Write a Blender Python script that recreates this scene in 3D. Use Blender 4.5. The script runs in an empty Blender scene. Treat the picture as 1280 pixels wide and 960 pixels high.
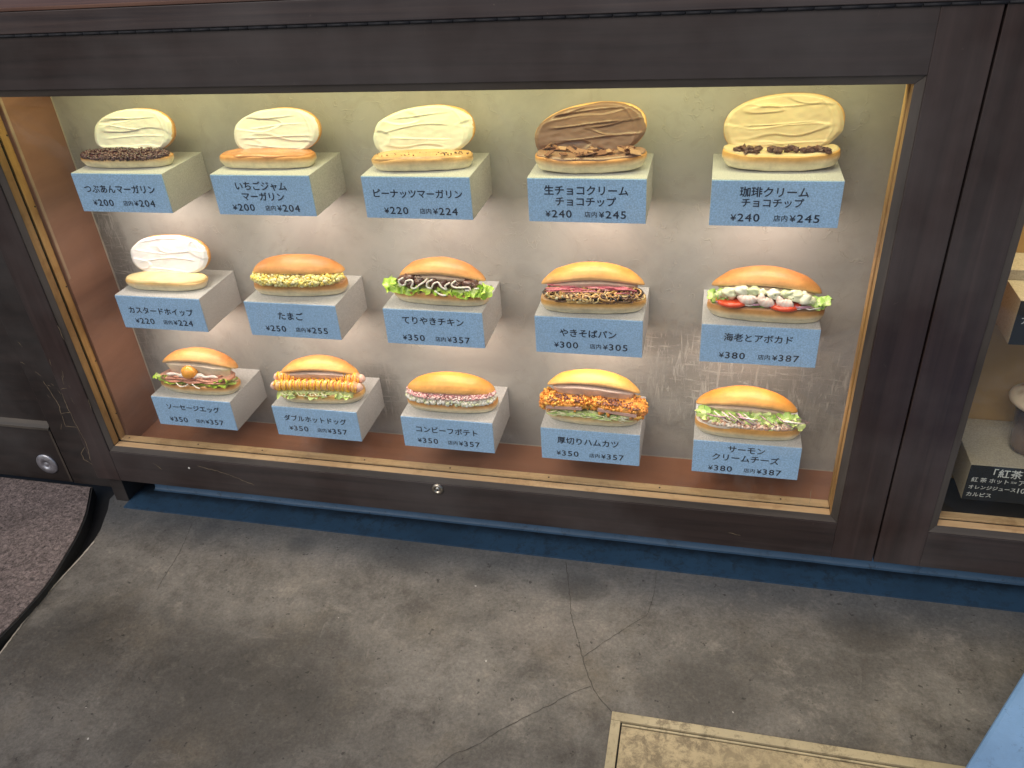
import bpy, bmesh, math, random
from mathutils import Vector, Matrix, noise
R_ = math.radians
random.seed(7)
scene = bpy.context.scene
COL = scene.collection

# ------------------------------------------------------------------ camera
cam_d = bpy.data.cameras.new('camera'); cam = bpy.data.objects.new('camera', cam_d); COL.objects.link(cam)
RX = Vector((0.97287913, 0.22259886, -0.06289622))
RD = Vector((0.06681612, -0.53075034, -0.84489034))
RF = Vector((-0.22145381, 0.8177737, -0.53122913))
m = Matrix((( RX.x, -RD.x, -RF.x, 0.9081979), (RX.y, -RD.y, -RF.y, -1.2229273), (RX.z, -RD.z, -RF.z, 0.3640989), (0, 0, 0, 1)))
cam.matrix_world = m
cam_d.sensor_width = 36.0; cam_d.lens = 36.0 * 1006.889 / 1280.0
cam_d.clip_start = 0.02; cam_d.clip_end = 200.0
scene.camera = cam

# ------------------------------------------------------------------ world, sun, exposure
w = bpy.data.worlds.new('World'); scene.world = w; w.use_nodes = True
nt = w.node_tree; nt.nodes.clear()
sky = nt.nodes.new('ShaderNodeTexSky'); sky.sky_type = 'NISHITA'; sky.sun_disc = False
SUN_EL, SUN_AZ = R_(48), R_(205)          # azimuth clockwise from +Y
sky.sun_elevation = SUN_EL; sky.sun_rotation = SUN_AZ
sky.air_density = 1.0; sky.dust_density = 3.0; sky.ozone_density = 1.0
bg = nt.nodes.new('ShaderNodeBackground'); bg.inputs['Strength'].default_value = 0.086
wo = nt.nodes.new('ShaderNodeOutputWorld')
nt.links.new(sky.outputs[0], bg.inputs[0]); nt.links.new(bg.outputs[0], wo.inputs[0])
sd = bpy.data.lights.new('sun', 'SUN'); sd.energy = 1.15; sd.angle = R_(35); sd.color = (1.0, 0.93, 0.86)
so = bpy.data.objects.new('sun', sd); COL.objects.link(so)
sdir = Vector((math.sin(SUN_AZ) * math.cos(SUN_EL), math.cos(SUN_AZ) * math.cos(SUN_EL), math.sin(SUN_EL)))
so.location = (0.5, -2.5, 3.0)
so.rotation_euler = (-sdir).to_track_quat('-Z', 'Y').to_euler()
scene.view_settings.view_transform = 'Standard'; scene.view_settings.look = 'None'
scene.view_settings.gamma = 1.0; scene.view_settings.exposure = 0.0
scene.render.engine = 'CYCLES'
scene.cycles.use_denoising = True
scene.cycles.max_bounces = 8; scene.cycles.diffuse_bounces = 4; scene.cycles.transparent_max_bounces = 12
scene.cycles.sample_clamp_indirect = 4.0

# lamps of the display cases (power in W)
P_UNDER, P_TOP, P_RIGHT = 0.33, 1.75, 3.0
C_UNDER, C_TOP, C_RIGHT = (1.0, 0.84, 0.72), (1.0, 0.95, 0.50), (1.0, 0.84, 0.50)

# ------------------------------------------------------------------ materials
def new_mat(name):
    mt = bpy.data.materials.new(name); mt.use_nodes = True
    nt = mt.node_tree; nt.nodes.clear()
    out = nt.nodes.new('ShaderNodeOutputMaterial'); b = nt.nodes.new('ShaderNodeBsdfPrincipled')
    nt.links.new(b.outputs[0], out.inputs[0])
    return mt, nt, b
def N(nt, t, **kw):
    n = nt.nodes.new(t)
    for k, v in kw.items():
        if k in n.inputs: n.inputs[k].default_value = v
        else: setattr(n, k, v)
    return n
def coords(nt, scale=(1, 1, 1), kind='Object'):
    tc = nt.nodes.new('ShaderNodeTexCoord'); mp = nt.nodes.new('ShaderNodeMapping')
    mp.inputs['Scale'].default_value = scale
    nt.links.new(tc.outputs[kind], mp.inputs[0]); return mp.outputs[0]
def wcoords(nt, scale=(1, 1, 1), loc=(0, 0, 0), rot=(0, 0, 0)):
    g = nt.nodes.new('ShaderNodeNewGeometry'); mp = nt.nodes.new('ShaderNodeMapping')
    mp.inputs['Scale'].default_value = scale; mp.inputs['Location'].default_value = loc; mp.inputs['Rotation'].default_value = rot
    nt.links.new(g.outputs['Position'], mp.inputs[0]); return mp.outputs[0]
def noise_n(nt, vec, scale, detail=4, rough=0.55, dist=0.0):
    n = N(nt, 'ShaderNodeTexNoise', Scale=scale, Detail=detail, Roughness=rough, Distortion=dist)
    nt.links.new(vec, n.inputs['Vector']); return n.outputs['Fac']
def ramp(nt, fac, stops):
    r = nt.nodes.new('ShaderNodeValToRGB'); e = r.color_ramp.elements
    while len(e) < len(stops): e.new(0.5)
    for i, (p, c) in enumerate(stops):
        e[i].position = p; e[i].color = (c, c, c, 1) if isinstance(c, (int, float)) else (*c, 1)
    nt.links.new(fac, r.inputs[0]); return r.outputs[0]
def mix(nt, a, b, fac, mode='MIX'):
    x = nt.nodes.new('ShaderNodeMix'); x.data_type = 'RGBA'; x.blend_type = mode
    for sock, v in ((x.inputs['A'], a), (x.inputs['B'], b), (x.inputs['Factor'], fac)):
        if isinstance(v, (int, float)): sock.default_value = v
        elif isinstance(v, tuple): sock.default_value = (*v, 1)
        else: nt.links.new(v, sock)
    return x.outputs['Result']
def mth(nt, op, a, b=0.0, clamp=False):
    x = nt.nodes.new('ShaderNodeMath'); x.operation = op; x.use_clamp = clamp
    for i, v in enumerate((a, b)):
        if isinstance(v, (int, float)): x.inputs[i].default_value = v
        else: nt.links.new(v, x.inputs[i])
    return x.outputs[0]
def bump(nt, b, h, strength=0.3, dist=0.002):
    n = N(nt, 'ShaderNodeBump', Strength=strength, Distance=dist)
    nt.links.new(h, n.inputs['Height']); nt.links.new(n.outputs[0], b.inputs['Normal'])

def wood(name, dark, light, grain=(3, 60, 60), rough=0.45, bs=0.15, scr=0.0, wear=None):
    mt, nt, b = new_mat(name)
    v = wcoords(nt, grain)
    f = noise_n(nt, v, 1.0, 6, 0.6, 0.6)
    f2 = noise_n(nt, wcoords(nt), 3.0, 5, 0.6)
    c = mix(nt, dark, light, ramp(nt, f, [(0.32, 0.0), (0.72, 1.0)]))
    c = mix(nt, c, (0.5, 0.5, 0.5), mth(nt, 'MULTIPLY', ramp(nt, f2, [(0.4, 0), (0.75, 1)]), 0.10), 'MIX')
    if scr:
        g = noise_n(nt, wcoords(nt, (30, 30, 14), (0, 0, 0), (0, 0.7, 0)), 3.0, 8, 0.75, 1.2)
        c = mix(nt, c, (0.32, 0.27, 0.21), mth(nt, 'MULTIPLY', ramp(nt, g, [(0.66, 0), (0.70, 1)]), scr))
    if wear:
        f3 = noise_n(nt, wcoords(nt), 25.0, 6, 0.7)
        c = mix(nt, c, wear, mth(nt, 'MULTIPLY', ramp(nt, f3, [(0.5, 0), (0.68, 1)]), 0.55))
    nt.links.new(c, b.inputs['Base Color'])
    nt.links.new(ramp(nt, f2, [(0.3, rough - .08), (0.7, rough + .14)]), b.inputs['Roughness'])
    bump(nt, b, f, bs, 0.0015)
    return mt
M_frame = wood('dark_stained_wood', (0.021, 0.0122, 0.0112), (0.045, 0.027, 0.0245), (70, 70, 2.5), 0.42, 0.12, 0.14)
M_frameH = wood('dark_stained_wood_rail', (0.021, 0.0145, 0.014), (0.043, 0.029, 0.027), (2.5, 70, 70), 0.42, 0.12, 0.16)
M_trim = wood('worn_grey_brown_trim', (0.040, 0.032, 0.026), (0.085, 0.068, 0.055), (4, 60, 60), 0.5, 0.15, 0.3)
M_trimV = wood('worn_grey_brown_trim_upright', (0.040, 0.032, 0.026), (0.085, 0.068, 0.055), (60, 60, 4), 0.5, 0.15, 0.3)
M_strip = wood('pale_pine_strip', (0.50, 0.31, 0.15), (0.72, 0.50, 0.26), (5, 90, 90), 0.5, 0.2, 0.0, (0.30, 0.16, 0.06))
M_stripV = wood('pale_pine_strip_upright', (0.33, 0.17, 0.05), (0.52, 0.31, 0.11), (90, 90, 5), 0.5, 0.2, 0.0, (0.24, 0.12, 0.04))
M_red = wood('reddish_brown_board', (0.25, 0.100, 0.052), (0.44, 0.19, 0.10), (1.5, 12, 30), 0.36, 0.08)
M_redV = wood('reddish_brown_side_board', (0.21, 0.098, 0.060), (0.36, 0.18, 0.115), (30, 1.5, 10), 0.36, 0.08)
M_counter = wood('counter_wood', (0.11, 0.052, 0.036), (0.20, 0.10, 0.065), (3, 50, 50), 0.75, 0.1, 0.1)
M_counterF = wood('counter_fascia_wood', (0.028, 0.021, 0.024), (0.075, 0.052, 0.048), (2, 55, 110), 0.45, 0.15, 0.3)
M_door = wood('blackened_door_wood', (0.012, 0.0095, 0.009), (0.028, 0.020, 0.018), (8, 50, 50), 0.5, 0.2, 0.2)
M_doorledge = wood('worn_ledge_wood', (0.024, 0.019, 0.014), (0.075, 0.056, 0.036), (6, 70, 70), 0.5, 0.15, 0.3)

def simple(name, col, rough=0.5, metal=0.0, nscale=0, namp=0.15, bs=0.0, bscale=200):
    mt, nt, b = new_mat(name)
    b.inputs['Roughness'].default_value = rough; b.inputs['Metallic'].default_value = metal
    f = noise_n(nt, wcoords(nt), nscale or 40, 4, 0.6)
    lo = tuple(x * (1 - namp) for x in col); hi = tuple(min(1, x * (1 + namp)) for x in col)
    nt.links.new(mix(nt, lo, hi, ramp(nt, f, [(0.3, 0), (0.7, 1)])), b.inputs['Base Color'])
    if bs: bump(nt, b, noise_n(nt, wcoords(nt), bscale, 3, 0.6), bs, 0.001)
    return mt
M_bead = simple('caulk', (0.50, 0.45, 0.38), 0.6)
M_guard = simple('hazy_edge_guard', (0.36, 0.25, 0.17), 0.35)
M_steel = simple('brushed_steel', (0.55, 0.55, 0.54), 0.32, 1.0, 60)
M_brass = simple('dull_lock_metal', (0.42, 0.38, 0.32), 0.35, 1.0, 60)
M_black = simple('black_gap', (0.006, 0.006, 0.007), 0.6)
M_hinge = simple('dark_hinge_metal', (0.010, 0.011, 0.015), 0.7, 0.0, 80)
M_ink = simple('dark_navy_ink', (0.012, 0.022, 0.05), 0.5)
M_white_ink = simple('pale_ink', (0.62, 0.62, 0.58), 0.5)
M_blackcard = simple('black_card', (0.007, 0.007, 0.008), 0.9)
M_rubber = simple('black_rubber', (0.018, 0.018, 0.018), 0.6, 0, 120, 0.3, 0.2)
M_scratch = simple('bare_wood_scratch', (0.28, 0.22, 0.14), 0.6)
M_crack = simple('crack_dark', (0.050, 0.045, 0.038), 0.9)
M_lampbody = simple('white_lamp_housing', (0.7, 0.7, 0.68), 0.4)

def speck(name, col, amp, scale=900, rough=0.55):
    mt, nt, b = new_mat(name)
    v = wcoords(nt)
    f = noise_n(nt, v, scale, 2, 0.5); f2 = noise_n(nt, v, 9, 4, 0.6); f3 = noise_n(nt, v, 260, 3, 0.6)
    c = mix(nt, tuple(x * (1 - amp) for x in col), tuple(min(1, x * (1 + amp)) for x in col), ramp(nt, f, [(0.35, 0), (0.65, 1)]))
    c = mix(nt, c, (0.35, 0.35, 0.33), mth(nt, 'MULTIPLY', ramp(nt, f3, [(0.55, 0), (0.75, 1)]), 0.18))
    c = mix(nt, c, tuple(x * 0.75 for x in col), mth(nt, 'MULTIPLY', ramp(nt, f2, [(0.4, 0), (0.8, 1)]), 0.35))
    nt.links.new(c, b.inputs['Base Color']); b.inputs['Roughness'].default_value = rough
    bump(nt, b, f, 0.12, 0.0006)
    return mt
M_block = speck('speckled_grey_board', (0.51, 0.51, 0.51), 0.20, 520)
M_blue = speck('speckled_blue_card', (0.36, 0.57, 0.86), 0.17, 460)
M_tan = speck('pale_grey_brown_board', (0.42, 0.37, 0.27), 0.16, 420)

def plaster():
    mt, nt, b = new_mat('trowelled_grey_plaster')
    v = wcoords(nt)
    g = nt.nodes.new('ShaderNodeNewGeometry'); sp = nt.nodes.new('ShaderNodeSeparateXYZ'); nt.links.new(g.outputs['Position'], sp.inputs[0])
    f = noise_n(nt, v, 4, 6, 0.6, 0.8); f2 = noise_n(nt, v, 22, 6, 0.65, 1.5)
    c = mix(nt, (0.315, 0.308, 0.296), (0.465, 0.450, 0.425), ramp(nt, f, [(0.3, 0), (0.7, 1)]))
    c = mix(nt, c, (0.28, 0.26, 0.225), mth(nt, 'MULTIPLY', ramp(nt, f2, [(0.5, 0), (0.75, 1)]), 0.35))
    # scraped patch, bottom right, and along the left edge
    def blob(cx, cz, rx, rz):
        a = mth(nt, 'DIVIDE', mth(nt, 'SUBTRACT', sp.outputs[0], cx), rx); d = mth(nt, 'DIVIDE', mth(nt, 'SUBTRACT', sp.outputs[2], cz), rz)
        r2 = mth(nt, 'ADD', mth(nt, 'MULTIPLY', a, a), mth(nt, 'MULTIPLY', d, d))
        r2 = mth(nt, 'ADD', r2, mth(nt, 'MULTIPLY', mth(nt, 'SUBTRACT', f2, 0.5), 2.2))
        return mth(nt, 'SUBTRACT', 1.25, r2, True)
    msk = mth(nt, 'MAXIMUM', blob(1.0, -0.40, 0.21, 0.13), mth(nt, 'MAXIMUM', blob(-0.19, -0.22, 0.035, 0.25), mth(nt, 'MAXIMUM', blob(0.31, -0.47, 0.05, 0.07), blob(0.86, -0.33, 0.12, 0.03))))
    s1 = ramp(nt, noise_n(nt, wcoords(nt, (60, 1, 9)), 2.0, 9, 0.8, 0.6), [(0.52, 0), (0.60, 1)])
    s2 = ramp(nt, noise_n(nt, wcoords(nt, (9, 1, 70)), 2.0, 9, 0.8, 0.6), [(0.54, 0), (0.62, 1)])
    sc = mth(nt, 'MULTIPLY', mth(nt, 'MAXIMUM', s1, s2), msk)
    c = mix(nt, c, (0.15, 0.14, 0.13), mth(nt, 'MULTIPLY', msk, 0.62))
    c = mix(nt, c, (0.62, 0.59, 0.56), mth(nt, 'MULTIPLY', mth(nt, 'MULTIPLY', sc, ramp(nt, f, [(0.40, 0.25), (0.58, 1)])), 0.72))
    # fine trowel lines everywhere
    vo = N(nt, 'ShaderNodeTexVoronoi', Scale=7.0, feature='DISTANCE_TO_EDGE')
    dv = nt.nodes.new('ShaderNodeVectorMath'); dv.operation = 'ADD'
    nn = N(nt, 'ShaderNodeTexNoise', Scale=6.0, Detail=5); nt.links.new(v, nn.inputs['Vector'])
    nt.links.new(v, dv.inputs[0]); nt.links.new(nn.outputs['Color'], dv.inputs[1]); nt.links.new(dv.outputs[0], vo.inputs['Vector'])
    ln = ramp(nt, vo.outputs['Distance'], [(0.0, 1), (0.018, 0)])
    ln = mth(nt, 'MULTIPLY', ln, ramp(nt, f2, [(0.45, 0), (0.6, 1)]))
    c = mix(nt, c, (0.50, 0.47, 0.40), mth(nt, 'MULTIPLY', ln, 0.22))
    nt.links.new(c, b.inputs['Base Color']); b.inputs['Roughness'].default_value = 0.40
    h = mth(nt, 'ADD', mth(nt, 'MULTIPLY', f, 1.0), mth(nt, 'ADD', mth(nt, 'MULTIPLY', ln, 0.25), mth(nt, 'MULTIPLY', sc, 0.5)))
    bump(nt, b, h, 0.45, 0.006)
    return mt
M_plaster = plaster()

def concrete():
    mt, nt, b = new_mat('stained_concrete')
    v = wcoords(nt)
    g = nt.nodes.new('ShaderNodeNewGeometry'); sp = nt.nodes.new('ShaderNodeSeparateXYZ'); nt.links.new(g.outputs['Position'], sp.inputs[0])
    X, Y = sp.outputs[0], sp.outputs[1]
    big = noise_n(nt, v, 3.4, 13, 0.70, 0.3); mid = noise_n(nt, v, 12, 13, 0.80, 0.2); fine = noise_n(nt, v, 170, 6, 0.8); fib = noise_n(nt, wcoords(nt, (1, .5, 1), (0, 0, 0), (0, 0, .7)), 45, 6, 0.7, 0.8)
    c = mix(nt, (0.090, 0.083, 0.073), (0.230, 0.213, 0.187), ramp(nt, big, [(0.34, 0), (0.66, 1)]))
    c = mix(nt, c, (0.060, 0.051, 0.043), mth(nt, 'MULTIPLY', ramp(nt, mid, [(0.50, 0), (0.64, 1)]), 0.62))
    c = mix(nt, c, (0.33, 0.295, 0.25), mth(nt, 'MULTIPLY', ramp(nt, mid, [(0.36, 1), (0.47, 0)]), 0.5))
    c = mix(nt, c, (0.22, 0.175, 0.11), mth(nt, 'MULTIPLY', ramp(nt, noise_n(nt, v, 5.5, 5, 0.6), [(0.52, 0), (0.72, 1)]), 0.28))
    c = mix(nt, c, (0.9, 0.9, 0.9), ramp(nt, fib, [(0.3, 0.0), (0.75, 0.10)]), 'SOFT_LIGHT')
    c = mix(nt, c, (0.27, 0.25, 0.22), mth(nt, 'MULTIPLY', ramp(nt, fib, [(0.60, 0), (0.70, 1)]), 0.35))
    def blob(cx, cy, rx, ry, k=2.5):
        a = mth(nt, 'DIVIDE', mth(nt, 'SUBTRACT', X, cx), rx); d = mth(nt, 'DIVIDE', mth(nt, 'SUBTRACT', Y, cy), ry)
        r2 = mth(nt, 'ADD', mth(nt, 'MULTIPLY', a, a), mth(nt, 'MULTIPLY', d, d))
        return mth(nt, 'SUBTRACT', 1.2, mth(nt, 'ADD', r2, mth(nt, 'MULTIPLY', mth(nt, 'SUBTRACT', mid, 0.5), k * 3.2)), True)
    st = None
    for q in ((0.186, -0.208, 0.03, 0.025), (0.405, -0.20, 0.07, 0.05), (0.729, -0.225, 0.05, 0.03), (1.20, -0.246, 0.06, 0.045), (-0.02, -0.20, 0.03, 0.05), (0.557, -0.23, 0.04, 0.02), (0.24, -0.54, 0.25, 0.14), (0.95, -0.42, 0.09, 0.07), (-0.1, -0.5, .12, .12)):
        t = blob(*q); st = t if st is None else mth(nt, 'MAXIMUM', st, t)
    c = mix(nt, c, (0.030, 0.026, 0.022), mth(nt, 'MULTIPLY', st, 0.55))
    # blue paint dust in front of the cabinet
    bl = mth(nt, 'MULTIPLY', mth(nt, 'ADD', mth(nt, 'ADD', Y, 0.262), mth(nt, 'MULTIPLY', mth(nt, 'SUBTRACT', big, 0.5), 0.10)), 14.0, True)
    c = mix(nt, c, (0.066, 0.080, 0.094), mth(nt, 'MULTIPLY', bl, 0.55))
    lt = blob(0.70, -0.345, 0.10, 0.07, 1.5); c = mix(nt, c, (0.24, 0.21, 0.18), mth(nt, 'MULTIPLY', lt, 0.35))
    c = mix(nt, c, mix(nt, (0.1, 0.1, 0.1), (0.9, 0.9, 0.9), ramp(nt, fine, [(0.3, 0), (0.7, 1)])), 0.42, 'OVERLAY')
    pit = ramp(nt, noise_n(nt, v, 95, 2, 0.5), [(0.70, 0), (0.74, 1)]); c = mix(nt, c, (0.02, 0.018, 0.016), mth(nt, 'MULTIPLY', pit, 0.7))
    flk = ramp(nt, noise_n(nt, v, 70, 1, 0.5), [(0.805, 0), (0.82, 1)]); c = mix(nt, c, (0.5, 0.48, 0.44), flk)
    jn = ramp(nt, noise_n(nt, wcoords(nt, (3, 14, 1), (0, 0, 0), (0, 0, .5)), 2.5, 10, .8), [(0.60, 0), (0.67, 1)]); c = mix(nt, c, (0.30, 0.27, 0.24), mth(nt, 'MULTIPLY', jn, 0.25))
    nt.links.new(c, b.inputs['Base Color'])
    nt.links.new(ramp(nt, mid, [(0.3, 0.5), (0.7, 0.75)]), b.inputs['Roughness'])
    bump(nt, b, mth(nt, 'ADD', mth(nt, 'MULTIPLY', fine, 0.4), mid), 0.25, 0.004)
    return mt
M_conc = concrete()

def painted_floor(name, base, dirt, amt, rough=0.5, joint=False):
    mt, nt, b = new_mat(name)
    v = wcoords(nt); f = noise_n(nt, v, 9, 7, 0.65, 0.5); f2 = noise_n(nt, v, 48, 10, 0.82, 0.3); f3 = noise_n(nt, v, 300, 3, 0.6)
    c = mix(nt, tuple(x * 0.8 for x in base), tuple(min(1, x * 1.15) for x in base), ramp(nt, f, [(0.3, 0), (0.7, 1)]))
    k = ramp(nt, f2, [(0.56 - amt * 0.12, 0), (0.62 - amt * 0.05, 1)])
    c = mix(nt, c, dirt, mth(nt, 'MULTIPLY', mth(nt, 'MULTIPLY', k, ramp(nt, f, [(0.35, 0.25), (0.6, 1)])), 0.66))
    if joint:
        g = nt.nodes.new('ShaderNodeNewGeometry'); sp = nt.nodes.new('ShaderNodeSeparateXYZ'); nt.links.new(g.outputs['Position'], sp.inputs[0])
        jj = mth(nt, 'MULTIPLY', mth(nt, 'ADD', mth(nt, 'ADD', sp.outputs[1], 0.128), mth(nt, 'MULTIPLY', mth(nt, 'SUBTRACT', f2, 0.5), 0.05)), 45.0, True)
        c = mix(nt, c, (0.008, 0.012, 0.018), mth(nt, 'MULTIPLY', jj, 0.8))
    nt.links.new(c, b.inputs['Base Color']); b.inputs['Roughness'].default_value = rough
    bump(nt, b, mth(nt, 'ADD', f2, mth(nt, 'MULTIPLY', f3, 0.4)), 0.2, 0.002)
    return mt
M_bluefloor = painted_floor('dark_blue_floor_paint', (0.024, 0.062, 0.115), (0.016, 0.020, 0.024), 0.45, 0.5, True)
M_blueplinth = painted_floor('blue_plinth_paint', (0.075, 0.15, 0.25), (0.02, 0.03, 0.04), 0.15, 0.45)
M_hatch = painted_floor('dirty_cream_hatch', (0.50, 0.40, 0.235), (0.085, 0.062, 0.04), 0.95, 0.55)
M_hatchf = painted_floor('dirty_cream_hatch_frame', (0.50, 0.42, 0.26), (0.12, 0.085, 0.05), 0.35, 0.5)
M_blueblk = painted_floor('light_blue_paint', (0.19, 0.36, 0.63), (0.05, 0.10, 0.2), 0.0, 0.6)
M_steel_disc = simple('scuffed_disc', (0.46, 0.47, 0.52), 0.38, 0.85, 70, 0.35)

def carpet():
    mt, nt, b = new_mat('brown_carpet')
    v = wcoords(nt); f = noise_n(nt, v, 130, 5, 0.78, 0.8); f2 = noise_n(nt, v, 14, 5, 0.6); f3 = noise_n(nt, wcoords(nt, (1, 1, 1)), 90, 5, 0.7, 1.0)
    c = mix(nt, (0.062, 0.049, 0.047), (0.47, 0.375, 0.35), ramp(nt, f, [(0.35, 0), (0.68, 1)]))
    c = mix(nt, c, (0.05, 0.04, 0.037), mth(nt, 'MULTIPLY', ramp(nt, f2, [(0.4, 0), (0.75, 1)]), 0.4))
    nt.links.new(c, b.inputs['Base Color']); b.inputs['Roughness'].default_value = 0.95
    bump(nt, b, mth(nt, 'ADD', f, f3), 0.9, 0.006)
    return mt
M_carpet = carpet()

def glass():
    mt = bpy.data.materials.new('window_glass'); mt.use_nodes = True
    nt = mt.node_tree; nt.nodes.clear()
    out = nt.nodes.new('ShaderNodeOutputMaterial'); t = nt.nodes.new('ShaderNodeBsdfTransparent'); g = nt.nodes.new('ShaderNodeBsdfGlossy')
    t.inputs[0].default_value = (0.97, 0.98, 0.97, 1); g.inputs['Roughness'].default_value = 0.02
    lw = nt.nodes.new('ShaderNodeLayerWeight'); fz = mth(nt, 'ADD', mth(nt, 'MULTIPLY', mth(nt, 'POWER', lw.outputs['Facing'], 5.0), 0.9), 0.022, True)
    mx = nt.nodes.new('ShaderNodeMixShader'); nt.links.new(fz, mx.inputs[0]); nt.links.new(t.outputs[0], mx.inputs[1]); nt.links.new(g.outputs[0], mx.inputs[2])
    df = nt.nodes.new('ShaderNodeBsdfDiffuse'); df.inputs[0].default_value = (0.8, 0.8, 0.78, 1)
    m2 = nt.nodes.new('ShaderNodeMixShader')
    sm = ramp(nt, noise_n(nt, wcoords(nt, (1, 1, 1), (0, 0, 0), (0, .6, 0)), 4.5, 9, .72, 1.5), [(0.50, 0.004), (0.72, 0.045)])
    nt.links.new(sm, m2.inputs[0]); nt.links.new(mx.outputs[0], m2.inputs[1]); nt.links.new(df.outputs[0], m2.inputs[2])
    nt.links.new(m2.outputs[0], out.inputs[0]); return mt
M_glass = glass()
def cup_plastic():
    mt, nt, b = new_mat('clear_cup_plastic')
    b.inputs['Base Color'].default_value = (0.3, 0.3, 0.29, 1); b.inputs['Roughness'].default_value = 0.1; b.inputs['Alpha'].default_value = 0.10
    return mt
M_cup = cup_plastic()

def food(name, rough=0.4, nsc=300, amp=0.12, bs=0.2, bsc=250, coat=0.0, sss=0.0):
    mt, nt, b = new_mat(name)
    a = nt.nodes.new('ShaderNodeAttribute'); a.attribute_name = 'Col'
    v = coords(nt)
    f = noise_n(nt, v, nsc, 4, 0.6)
    c = a.outputs['Color']
    d = mix(nt, (1 - amp, 1 - amp, 1 - amp), (1 + amp, 1 + amp, 1 + amp), f)
    c = mix(nt, c, d, 1.0, 'MULTIPLY')
    nt.links.new(c, b.inputs['Base Color']); b.inputs['Roughness'].default_value = rough
    b.inputs['Coat Weight'].default_value = coat; b.inputs['Coat Roughness'].default_value = 0.15
    if sss: b.inputs['Subsurface Weight'].default_value = sss; b.inputs['Subsurface Scale'].default_value = 0.004
    if bs: bump(nt, b, noise_n(nt, v, bsc, 5, 0.65), bs, 0.001)
    return mt
M_bun = food('bread_crust', 0.50, 120, 0.28, 0.35, 160, 0.08)
M_cream = food('spread_cream', 0.38, 60, 0.06, 0.08, 120, 0.1, 0.15)
M_wet = food('glossy_filling', 0.25, 200, 0.25, 0.3, 300, 0.3)
M_matte = food('crumbly_filling', 0.5, 300, 0.2, 0.3, 400)
M_leaf = food('leaf_filling', 0.35, 150, 0.2, 0.35, 140, 0.2)

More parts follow.
